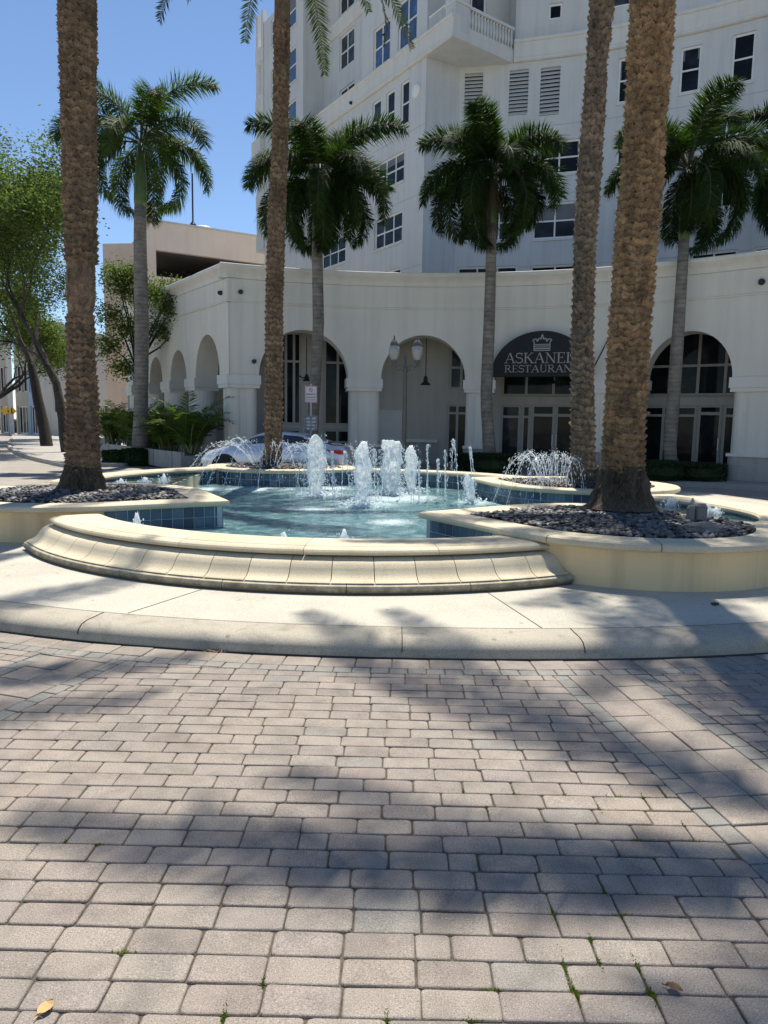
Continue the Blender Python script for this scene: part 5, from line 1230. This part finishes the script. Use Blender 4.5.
# sprays arching off the two far planters
def spray(c,az0,az1,n,r0,h,r1,label,group,z0=.62,seed=0):
    rng=random.Random(seed)
    for i in range(n):
        a=az0+(az1-az0)*(i+.5)/n+rng.gauss(0,.03); u=Vector((math.cos(a),math.sin(a),0)); A=Vector((c[0],c[1],z0))+u*r0; C=Vector((c[0],c[1],ZW))+u*(r1+rng.gauss(0,.12)); hh=h*rng.uniform(.85,1.1)
        t=thing('water_arc',label,'water jet',A,group=group); mb=MB(); P=[]
        for k in range(33):
            s=k/32; p=A+(C-A)*s; p.z=z0+(ZW-z0)*s+4*hh*s*(1-s)*(1.15-.3*s); P.append(p-A)
        mb.tube(P,[.0038]*33,4)
        for k in range(120):
            s=min(1,max(0,(k+rng.random())/120)); f=s*32; j=min(31,int(f)); p=P[j]+(P[j+1]-P[j])*(f-j); d=(P[j+1]-P[j]).normalized(); q=rng.uniform(.0025,.0065)*(1 if s>.3 else .8); L=q*rng.uniform(2,6); g=.012+.055*s
            p=p+Vector((rng.gauss(0,g),rng.gauss(0,g),rng.gauss(0,g))); mb.tube([p-d*L,p,p+d*L],[q*.3,q,q*.3],5)
        ob('stream',mb,M['drop'],t)
spray((-2.75,17.0),R(188),R(345),12,.35,.75,1.85,'thin water arc spraying off the planter by the parked car into the pool','water arcs off the planter by the car',seed=3)
spray((3.2,13.35),R(185),R(285),13,.35,.68,1.15,'thin water arc spraying off the planter before the restaurant into the pool','water arcs off the restaurant planter',seed=4)
# ================================================================== parked car
M['paint']=simple('silver_blue_paint',(.58,.63,.70),.3,.4,var=.03,coat=.8); M['carglass']=glassmat('car_glass',(.012,.015,.018),.03,.0); M['tyre']=simple('tyre_rubber',(.015,.015,.016),.85); M['alloy']=simple('alloy_wheel',(.35,.36,.37),.3,.8)
M['redlamp']=simple('tail_lamp_red',(.55,.035,.03),.2,var=.2); M['chrome']=simple('chrome',(.6,.6,.6),.15,1.)
car=thing('parked_car','silver-blue saloon car parked behind the fountain with its red tail lamp showing','car',(-3.15,21.45,-.02),R(172))
# car runs along +x (nose) in its own axes; half sections from sill to roof
def lerp(tab,x):
    for (a,va),(b,vb) in zip(tab,tab[1:]):
        if x<=b: 
            t=(x-a)/(b-a); t=t*t*(3-2*t)*.5+t*.5; return va+(vb-va)*t
    return tab[-1][1]
HOOD=[(-2.2,.80),(-2.1,.98),(-1.6,1.03),(-1.0,1.0),(.9,.96),(1.3,.93),(1.9,.80),(2.2,.62)]          # belt / deck line
HALF=[(-2.2,.62),(-2.0,.80),(-1.3,.90),(0,.91),(1.3,.89),(1.9,.78),(2.2,.55)]
BOT=[(-2.2,.45),(-2.05,.27),(-1.6,.20),(1.6,.20),(2.05,.24),(2.2,.38)]
xs=[-2.2+4.4*i/44 for i in range(45)]
body=MB(); rings=[]
for x in xs:
    hw=lerp(HALF,x); zt=lerp(HOOD,x); zb=lerp(BOT,x); zm=zb+(zt-zb)*.55
    pr=[(0,zb),(hw*.90,zb),(hw*.985,zb+(zm-zb)*.35),(hw,zm),(hw*.985,zm+(zt-zm)*.45),(hw*.93,zt-.03),(hw*.86,zt),(hw*.4,zt+.02),(0,zt+.025)]
    rings.append([(x,y,z) for y,z in pr]+[(x,-y,z) for y,z in pr[-2:0:-1]])
body.loft(rings,True,cap=True); ob('body',body,M['paint'],car,smooth=True)
ROOF=[(-1.75,1.03),(-1.25,1.20),(-.7,1.345),(-.1,1.385),(.35,1.34),(.9,1.12),(1.25,.94)]
cab=MB(); rings=[];
for i in range(31):
    x=-1.75+3.0*i/30; zt=max(lerp(ROOF,x),lerp(HOOD,x)+.004); zb=lerp(HOOD,x)-.02; hb=lerp(HALF,x)*.87; ht=hb*(1-.30*min(1,(zt-zb)/.4))
    pr=[(hb,zb),(hb*.985,zb+(zt-zb)*.2),(ht+.05,zb+(zt-zb)*.82),(ht-.03,zt-.012),(ht*.5,zt+.008),(0,zt+.012)]
    rings.append([(x,y,z) for y,z in pr]+[(x,-y,z) for y,z in pr[-2::-1]])
cab.loft(rings,False,cap=False); ob('cabin',cab,M['paint'],car,smooth=True)
def sidept(x,f,s,o=.006):
    zt=max(lerp(ROOF,x),lerp(HOOD,x)+.004); zb=lerp(HOOD,x)-.02; hb=lerp(HALF,x)*.87; ht=hb*(1-.30*min(1,(zt-zb)/.4)); y=hb*.985+(ht+.05-hb*.985)*((f-.2)/.62); return (x,s*(y+o),zb+(zt-zb)*f)
for s in (-1,1):
    for x0,x1 in ((-1.3,-.32),(-.24,.80)):
        g=MB(); n=14; lo_=[];hi=[]
        for i in range(n+1):
            x=x0+(x1-x0)*i/n; lo_.append(sidept(x,.22,s)); hi.append(sidept(x,.80,s))
        g.loft([lo_,hi]); ob('side_window',g,M['carglass'],car)
    m=MB(); m.blob((.72,s*.98,1.0),(.08,.10,.06),1); ob('mirror',m,M['paint'],car,smooth=True)
    for x in (-.55,.45):
        h=MB(); h.box((x-.25,s*.912,.80),(.16,.03,.025)); ob('door_handle',h,M['chrome'],car)
    tl=MB(); rr=[]
    for (x,y,z,h) in ((-2.13,.50,.80,.05),(-2.10,.68,.82,.09),(-2.0,.80,.84,.11),(-1.78,.87,.87,.07),(-1.62,.888,.885,.02)): rr.append([(x-.02,s*(y+.015),z-h*.6),(x-.035,s*(y+.025),z),(x-.02,s*(y+.012),z+h*.5)])
    tl.loft(rr); ob('tail_lamp',tl,M['redlamp'],car)
    hl_=MB(); rr=[]
    for (x,y,z,h) in ((2.1,.48,.62,.05),(1.98,.68,.68,.08),(1.7,.83,.76,.06)): rr.append([(x+.02,s*(y+.02),z-h*.5),(x+.03,s*(y+.03),z),(x+.02,s*(y+.012),z+h*.5)])
    hl_.loft(rr); ob('headlight',hl_,M['frame'],car)
    for x in (-1.36,1.36):
        w=thing('wheel',None,None); w.parent=car; w.location=(x,s*.80,.33); ty=MB(); m=Matrix.Rotation(PI/2,4,'X'); ty.lathe((0,0,0),[(.20,-.11),(.30,-.11),(.33,-.07),(.33,.07),(.30,.11),(.20,.11)],24); ob('tyre',ty.moved(m),M['tyre'],w,smooth=True)
        rm=MB(); rm.lathe((0,0,s*-.06),[(.0,-.03*-s),(.06,-.04*-s)],14); rm.lathe((0,0,0),[(.215,-.10),(.20,-.06),(.20,.06),(.215,.10)],24)
        for k in range(5):
            a=2*PI*k/5; rm.bar((.03*math.cos(a),.03*math.sin(a),-s*.085),(.21*math.cos(a),.21*math.sin(a),-s*.085),.06,.03)
        ob('rim',rm.moved(m),M['alloy'],w)
        ar=MB(); ar.tube([(x,s*.70,.33),(x,s*.906,.33)],[.395,.395],26); ob('wheel_arch',ar,M['tyre'],car)
rwin=MB(); L0=[];L1=[]
for i in range(7):
    f=-1+2*i/6
    for lst,x in ((L0,-1.62),(L1,-.95)):
        zt=lerp(ROOF,x)+.016; hb=lerp(HALF,x)*.87; ht=hb*(1-.30*min(1,(zt-lerp(HOOD,x))/.4)); lst.append((x,f*ht*.82,zt-.01*f*f))
rwin.loft([L0,L1]); ob('rear_window',rwin,M['carglass'],car)
# ================================================================== lamp post, signs, hanging lamps
M['lampmetal']=simple('lamp_green_grey',(.10,.105,.10),.5,var=.15); M['globe']=simple('frosted_globe',(.33,.34,.33),.25,var=.05)
lx=aty(404,440,21.9); zc_=lambda y: aty(404,y,21.9).z
lamp=thing('street_lamp','tall two-armed street lamp with frosted acorn globes before the open arch','street lamp',(lx.x,21.9,.0))
mb=MB(); zt=zc_(357); mb.lathe((0,0,0),[(.20,0),(.20,.12),(.15,.18),(.12,.5),(.085,.62),(.075,.7),(.06,zt-.4),(.075,zt-.38),(.075,zt-.33),(.055,zt-.3),(.05,zt),(.0,zt+.12)],14); ob('pole',mb,M['lampmetal'],lamp,smooth=True)
mb=MB(); za=zc_(366); hw=.345
mb.bar((-hw-.08,0,za),(hw+.08,0,za),.05,.05)
for s in (-1,1):
    mb.tube([(s*.05,0,za-.18),(s*.13,0,za-.08),(s*.22,0,za-.13),(s*.30,0,za-.03)],.016,6); mb.lathe((s*hw,0,za),[(.03,0),(.03,.06),(.07,.08),(.09,.14),(.09,.18)],12)
ob('cross_arm',mb,M['lampmetal'],lamp)
for s in (-1,1):
    g=MB(); g.lathe((s*hw,0,za+.18),[(.085,0),(.14,.10),(.165,.24),(.155,.36),(.11,.42)],16); gl=ob('globe',g,M['globe'],lamp,smooth=True)
    g=MB(); g.lathe((s*hw,0,za+.60),[(.135,0),(.12,.06),(.07,.15),(.03,.19),(.025,.26),(0,.30)],14); ob('finial_cap',g,M['lampmetal'],gl,smooth=True)
M['signwhite']=simple('sign_white',(.60,.57,.60),.5,var=.04); M['signink']=simple('sign_ink',(.10,.05,.10),.6); M['signred']=simple('sign_red',(.40,.10,.14),.6); M['post']=simple('galvanised_post',(.38,.38,.38),.5,.5); M['signgrey']=simple('weathered_sign_grey',(.22,.23,.25),.5,.3,var=.5,scale=9)
sx=aty(311,400,22.9); sp_=thing('parking_sign','white parking notice on a grey post in front of the left glazed arch','sign',(sx.x,22.9,.12))
zs_=lambda y: aty(311,y,22.9).z-.12
mb=MB(); mb.box((0,0.02,zs_(384)/2),(.05,.03,zs_(384))); ob('post',mb,M['post'],sp_)
hw=6.1/720*22.9
mb=MB(); mb.box((0,-.01,(zs_(386)+zs_(402.5))/2),(hw*2,.012,zs_(386)-zs_(402.5))); pl=ob('panel',mb,M['signwhite'],sp_)
mb=MB(); zt=zs_(386.3);zb_=zs_(402.2)
for x in (-hw+.012,hw-.012): mb.box((x,-.018,(zt+zb_)/2),(.012,.004,zt-zb_))
for z in (zt-.008,zb_+.008): mb.box((0,-.018,z),(hw*2-.036,.004,.012))
ob('border',mb,M['signred'],pl)
mb=MB(); c=(0,-.018,zs_(390)); k=20
for i in range(k):
    a=2*PI*i/k; b=2*PI*(i+1)/k; mb.bar((.05*math.cos(a),-.018,c[2]+.05*math.sin(a)),(.05*math.cos(b),-.018,c[2]+.05*math.sin(b)),.016,.004,up=(0,1,0))
mb.bar((-.035,-.018,c[2]+.035),(.035,-.018,c[2]-.035),.014,.004,up=(0,1,0))
ob('no_parking_symbol',mb,M['signred'],pl)
mb=MB(); rng=random.Random(4)
for y,n,h in ((394.2,5,.055),(397.4,6,.045),(399.9,7,.03)):
    w=(hw*2-.09)/n
    for i in range(n):
        x=-hw+.045+w*(i+.5); z=zs_(y); mb.box((x-w*.25,-.018,z),(w*.16,.004,h)); mb.box((x+w*.2,-.018,z),(w*.16,.004,h)); mb.box((x,-.0185,z+rng.choice([-.3,0,.3])*h),(w*.5,.003,h*.22))
ob('printed_lines',mb,M['signink'],pl)
mb=MB(); mb.box((0,-.012,(zs_(416)+zs_(431))/2),(hw*2.1,.012,zs_(416)-zs_(431))); p2=ob('lower_panel',mb,M['signgrey'],sp_)
mb=MB()
for r_ in range(4):
    for cc in range(2): mb.box((-.09+.18*cc+rng.gauss(0,.01),-.02,zs_(418.5+3.4*r_)),(.10,.004,.045))
ob('printed_lines',mb,M['signwhite'],p2)
def pendant(px,yb,yt,F,n,label,s=1.):
    u=F.u(px,yb,n); p=F.P(u,n); z=zat(F,px,yb,n); zt=min(5.18,zat(F,px,yt,n)); t=thing('pendant_lamp',label,'lamp',(p.x,p.y,z)); mb=MB(); mb.tube([(0,0,.30*s),(0,0,max(.5,zt-z))],.018,6); ob('stem',mb,M['black'],t)
    mb=MB(); mb.lathe((0,0,0),[(.19*s,0),(.18*s,.03*s),(.10*s,.10*s),(.075*s,.14*s),(.075*s,.25*s),(.05*s,.30*s),(0,.32*s)],16); ob('lamp_shade',mb,M['black'],t,smooth=True); return t
pendant(425.5,385,338,ARC,-.6,'black cone pendant lamp hanging inside the open arch'); pendant(551.5,383.5,345,ARC,-1.2,'black pendant lamp hanging below the restaurant awning')
t=pendant(306.5,381,338,ARC,-.6,'black hanging lantern with side arms inside the arch behind the signpost',.75)
mb=MB()
for k in range(4):
    a=k*PI/2+.3; mb.tube([(0,0,.12),(.14*math.cos(a),.14*math.sin(a),.10),(.22*math.cos(a),.22*math.sin(a),.16)],.022,5); mb.blob((.22*math.cos(a),.22*math.sin(a),.15),.035,1)
ob('arms',mb,M['black'],t)
# ================================================================== planting near the building
M['hedge']=leafmat('hedge_leaf',(.010,.022,.008),(.035,.06,.018),.15,.5,scale=3); M['areca']=leafmat('areca_leaf',(.03,.06,.012),(.11,.16,.03),.35,.4)
M['cplanter']=concrete('planter_concrete',(.33,.32,.29),.3)
def hedge(label,c,lobes,seed,n=5200,group=None):
    rng=random.Random(seed); t=thing('clipped_hedge',label,'hedge',c,group=group); mb=MB(); core=MB()
    for (x,y,rx,ry,h) in lobes:
        core.lathe((x,y,0),[(rx*.7,0),(rx*.86,h*.3),(rx*.82,h*.7),(rx*.5,h*.9),(0,h*.92)],12)
        for _ in range(n//len(lobes)):
            a=rng.uniform(0,2*PI); q=rng.random(); 
            if q<.55: r=rng.uniform(.9,1.03); z=h*rng.random()**.8
            else: r=math.sqrt(rng.random()); z=h*(1-.12*r*r)*rng.uniform(.92,1.06)
            p=Vector((x+rx*r*math.cos(a),y+ry*r*math.sin(a),z)); d=Vector((rng.gauss(0,1),rng.gauss(0,1),rng.gauss(.3,1))).normalized(); b=d.orthogonal().normalized(); l=rng.uniform(.025,.05); mb.tone=rng.random(); mb.add([p-d*l,p+b*l*.5,p+d*l,p-b*l*.5],[(0,1,2,3)])
    core.tone=.2; c_=ob('branches',core,M['hedge'],t); ob('foliage',mb,M['hedge'],t)
    return t
hedge('low dark clipped shrubs in three lumps round the foot of the sunlit royal palm',(-9.0,26.3,0),[(-.75,-.1,.5,.45,.52),(.05,-.25,.55,.5,.60),(.75,0,.55,.5,.55)],41)
hedge('round dark clipped hedge at the foot of the middle royal palm',(3.35,23.2,.12),[(0,0,1.0,.8,.62)],42); hedge('low dark clipped hedge at the foot of the right royal palm',(8.7,21.45,.12),[(-.4,.1,.9,.75,.55),(.6,-.2,.75,.6,.52)],43)
hedge('small dark clipped hedge behind the parked car at the palm foot',(-2.4,23.5,.12),[(0,0,.7,.6,.6)],44)
def areca(label,loc,seed,H,nf):
    rng=random.Random(seed); t=thing('areca_palm',label,'plant',loc,group='bushy palms along the arcade wing'); mb=MB(); st=MB()
    for i in range(nf):
        az=rng.uniform(0,2*PI); b=Vector((rng.gauss(0,.16),rng.gauss(0,.16),0)); frond(mb,st,b,az,R(rng.uniform(62,88)),H*rng.uniform(.65,1.15),R(rng.uniform(50,95)),.48,34,rng,1,.35,.045)
    ob('fronds',mb,M['areca'],t); ob('stems',st,M['rachis'],t)
WP=lambda u,n: WING.P(u,n)
for lab,u,n,sd_,H,nf in [('bright bushy palm at the corner of the arcade, nearest the parked car',.9,1.0,51,2.3,34),('bushy palm in the low planter, second along from the corner',3.0,1.0,52,1.75,26),('bushy palm in the low planter between the arcade arches',5.0,1.0,53,1.7,26),('bushy palm behind the slim palm trunk in the low planter',7.2,1.0,54,1.9,26),('tall bushy palm at the far end of the low planter',9.8,1.0,55,2.3,30)]:
    p=WP(u,n); areca(lab,(p.x,p.y,.55),sd_,H,nf)
lw=thing('low_planter','long low grey concrete planter running along the arcade wing','planter',(0,0,0)); mb=MB(); strip(mb,WING,.2,11,[(.45,.05),(1.6,.05),(1.6,.62),(1.47,.62),(1.47,.5),(.45,.5)],stp=20); ob('planter_box',mb,M['cplanter'],lw)
mb=MB(); u=.2
for k in range(6): block(mb,WING,1+k*1.9,1.03+k*1.9,1.601,1.606,.06,.61)
ob('panel_joint',mb,M['crack'],lw)
p=aty(191,440,24.8); bn=thing('round_planter_bin','round pale concrete bin standing beside the low planter','bin',(p.x,24.8,.05)); mb=MB(); mb.lathe((0,0,0),[(.30,0),(.31,.5),(.325,.51),(.325,.56),(.31,.57),(.31,.78),(.27,.80),(.26,.72),(0,.72)],20); ob('bin_body',mb,M['cplanter'],bn)
# ================================================================== bits on the planters and pavement
M['rock']=concrete('grey_rock',(.23,.22,.205),.5)
def rock(label,px,py,z,r,seed):
    c=atz(px,py,z); mb=MB(); v,f=ICO[2]; mb.tone=.5; mb.add([Vector((q.x*r[0],q.y*r[1],q.z*r[2]))*(1+.28*mnoise.noise(q*1.7+Vector((seed,0,0)))+.1*mnoise.noise(q*5)) for q in v],f); ob('rock',mb,M['rock'],label=label,cat='rock',loc=c)
def roughbox(label,px,py,z,d,seed):
    c=atz(px,py,z); mb=MB(); n=6; rings=[]
    for i in range(7):
        u=i/6; k=1-.12*u-.25*max(0,u-.85)/.15; rings.append([(d[0]/2*k*math.copysign(abs(math.cos(a))**.5,math.cos(a))*(1+.10*mnoise.noise(Vector((a*2,u*3,seed)))),d[1]/2*k*math.copysign(abs(math.sin(a))**.5,math.sin(a))*(1+.1*mnoise.noise(Vector((a*2,u*3,seed+5)))),d[2]*u) for a in [2*PI*j/16 for j in range(16)]])
    mb.loft(rings,True,cap=True); ob('stone_post',mb,M['rock'],label=label,cat='stone',loc=c)
roughbox('square grey stone stub standing among the pebbles, wider of the two',700,521,.6,(.13,.12,.20),1); roughbox('narrow grey stone stub beside the wider one in the pebbles',690,521,.6,(.08,.08,.17),2)
rock('flat grey rock lying in the pebbles below the stone stubs',703,529,.61,(.2,.14,.07),3)
lt=atz(692,511,.68); mb=MB(); mb.lathe((0,0,0),[(.022,0),(.03,.05),(.025,.11),(.008,.15)],8); ob('small_light_fitting',mb,M['globe'],label='small white light fitting poking up behind the narrow stone stub',cat='light fitting',loc=lt)
c=atz(714.5,605,.13); mb=MB(); mb.box((0,0,.012),(.05,.028,.016),rz=.25); mb.box((.031,.008,.010),(.014,.02,.014),rz=.25); ob('dropped_lid',mb,M['black'],label='small black plastic piece lying on the walkway before the right planter',cat='litter',loc=c)
# ================================================================== side street bits
M['yellow']=simple('sign_yellow',(.70,.42,.02),.5)
yp=aty(8,411,70); ys=thing('pedestrian_sign','yellow diamond crossing signs on a post far along the side street','sign',(yp.x,70,0)); mb=MB(); mb.tube([(0,0,0),(0,0,yp.z+.6)],.06,6); ob('post',mb,M['post'],ys)
for dx,s in ((-.25,.62),(.42,.62)):
    mb=MB(); m=Matrix.Translation((dx,-.08,yp.z))@Matrix.Rotation(PI/4,4,'Y'); mb.box(None,(s,.03,s),M=m); ob('panel',mb,M['yellow'],ys)
mb=MB(); mb.blob((.42,-.12,yp.z+.22),(.07,.03,.07),1); mb.bar((.42,-.12,yp.z+.14),(.42,-.12,yp.z-.06),.1,.02,up=(0,1,0)); mb.bar((.42,-.12,yp.z-.05),(.32,-.12,yp.z-.28),.06,.02,up=(0,1,0)); mb.bar((.42,-.12,yp.z-.05),(.54,-.12,yp.z-.26),.06,.02,up=(0,1,0)); ob('walking_figure',mb,M['black'],ys)
lp=aty(107,440,52); ls=thing('lantern_post','black post with a pale lantern and a dark box before the pink wall','post',(lp.x,52,0)); z_=lambda y: aty(107,y,52).z
mb=MB(); mb.tube([(0,0,0),(0,0,z_(406))],.07,8); ob('post',mb,M['black'],ls)
mb=MB(); mb.lathe((0,0,z_(420)),[(.12,0),(.22,.15),(.22,.4),(.1,.5)],10); ob('lantern',mb,M['globe'],ls,smooth=True); mb=MB(); mb.box((.02,-.12,(z_(426)+z_(434))/2),(.32,.2,z_(426)-z_(434))); ob('box',mb,M['tyre'],ls)
M['darkpaint']=simple('dark_green_paint',(.012,.02,.018),.3,coat=.6)
p=aty(2,428,84); pv=thing('parked_van','dark vehicle parked far away at the left edge under the street trees','van',(p.x,84,-.02),R(200)); mb=MB()
rings=[]
for x,zt,hw in ((-2.3,.9,.7),(-2.2,1.25,.88),(-1.4,1.75,.9),(.4,1.78,.9),(1.1,1.1,.9),(2.0,1.0,.85),(2.3,.75,.65)): rings.append([(x,y,z) for y,z in ((-hw,.3),(-hw,.8),(-hw*.85,zt),(hw*.85,zt),(hw,.8),(hw,.3))])
mb.loft(rings,True,cap=True); ob('body',mb,M['darkpaint'],pv,smooth=True)
for x in (-1.4,1.4):
    for s in (-1,1):
        mb=MB(); mb.tube([(x,s*.6,.34),(x,s*.92,.34)],.34,14); ob('wheel',mb,M['tyre'],pv)
for s in (-1,1):
    mb=MB(); mb.loft([[(-1.3,s*.90,1.0),(.6,s*.91,1.0)],[(-1.1,s*.80,1.62),(.3,s*.80,1.62)]]); ob('side_window',mb,M['carglass'],pv)
# ------------------------------------------------------------------ pavements round the buildings
def ring(r0,r1,a0,a1,z,k=80):
    mb=MB(); P=[]
    for r in (r0,r1): P.append([Vector((.5+r*math.sin(a0+(a1-a0)*i/k),9.5+r*math.cos(a0+(a1-a0)*i/k))) for i in range(k+1)])
    mb.loft([[(*p,-.02) for p in P[0]],[(*p,z-.03) for p in P[0]],[(p.x,p.y,z) for p in [q+(w-q)*.02 for q,w in zip(*P)]],[(*p,z) for p in P[1]]]); return mb
ob('sidewalk',ring(13.9,20,R(-27),R(70),.13),M['sidewalk'],kind='structure')
mb=MB(); mb.prism([(-5.9,22.0),(-6.1,23.2),(-5.2,27),(-10,33.5),(-14,38),(-14.6,36.5)][::-1],-.02,.125); ob('pavement',mb,M['sidewalk'],kind='structure')
mb=MB(); K=[(-11.0,24.6),(-13.0,27.2),(-15.9,31.4),(-19.4,37.3),(-23.5,45),(-36,70),(-24,62),(-15,52),(-10.5,40),(-8.2,30),(-9.2,25.4)]; mb.prism(K[::-1],-.02,.10); ob('planting_strip_ground',mb,M['sidewalk'],kind='structure')
mb=MB(); kp=spl([(-10.6,24.3),(-13.0,27.2),(-15.9,31.4),(-19.4,37.3),(-23.5,45),(-36,70)],6); 
mb.loft([[(p.x+d,p.y-d*.6,z) for d,z in ((-.02,-.02),(.0,.13),(.25,.16),(.28,-.02))] for p in kp]); ob('street_kerb',mb,M['kerb'],kind='structure')
# ================================================================== camera, light
cam=bpy.data.cameras.new('camera'); co=bpy.data.objects.new('camera',cam); COL.objects.link(co)
cam.sensor_fit='VERTICAL'; cam.sensor_height=24.; cam.lens=F_PX/1024*24.; cam.clip_end=2000; cam.clip_start=.05
# world matrix: pitch down, then roll about the view axis
co.matrix_world=Matrix.Translation((0,0,EYE))@Matrix.Rotation(PI/2-PITCH,4,'X')@Matrix.Rotation(ROLL,4,'Z')
S.camera=co
SUN_EL=R(66.); SUN_AZ=R(6.)
sd=Vector((math.sin(SUN_AZ)*math.cos(SUN_EL),math.cos(SUN_AZ)*math.cos(SUN_EL),math.sin(SUN_EL)))
l=bpy.data.lights.new('sun','SUN'); l.energy=SUN_E; l.angle=R(.53); l.color=(1,.93,.82); lo=bpy.data.objects.new('sun',l); COL.objects.link(lo)
lo.rotation_euler=(-sd).to_track_quat('-Z','Y').to_euler(); lo.location=(0,0,60)
wd=bpy.data.worlds.new('World'); S.world=wd; wd.use_nodes=True; nt=wd.node_tree
sk=nt.nodes.new('ShaderNodeTexSky'); sk.sky_type='NISHITA'; sk.sun_disc=False; sk.sun_elevation=SUN_EL; sk.sun_rotation=SUN_AZ
sk.altitude=800; sk.air_density=.95; sk.dust_density=0.; sk.ozone_density=3.5
nt.links.new(sk.outputs[0],nt.nodes['Background'].inputs[0]); nt.nodes['Background'].inputs[1].default_value=SKY_S
S.view_settings.view_transform='Standard'; S.view_settings.look='None'; S.view_settings.gamma=1; S.view_settings.use_curve_mapping=False
S.view_settings.exposure=EXPO
S.cycles.use_denoising=True
S.cycles.max_bounces=8; S.cycles.transparent_max_bounces=12
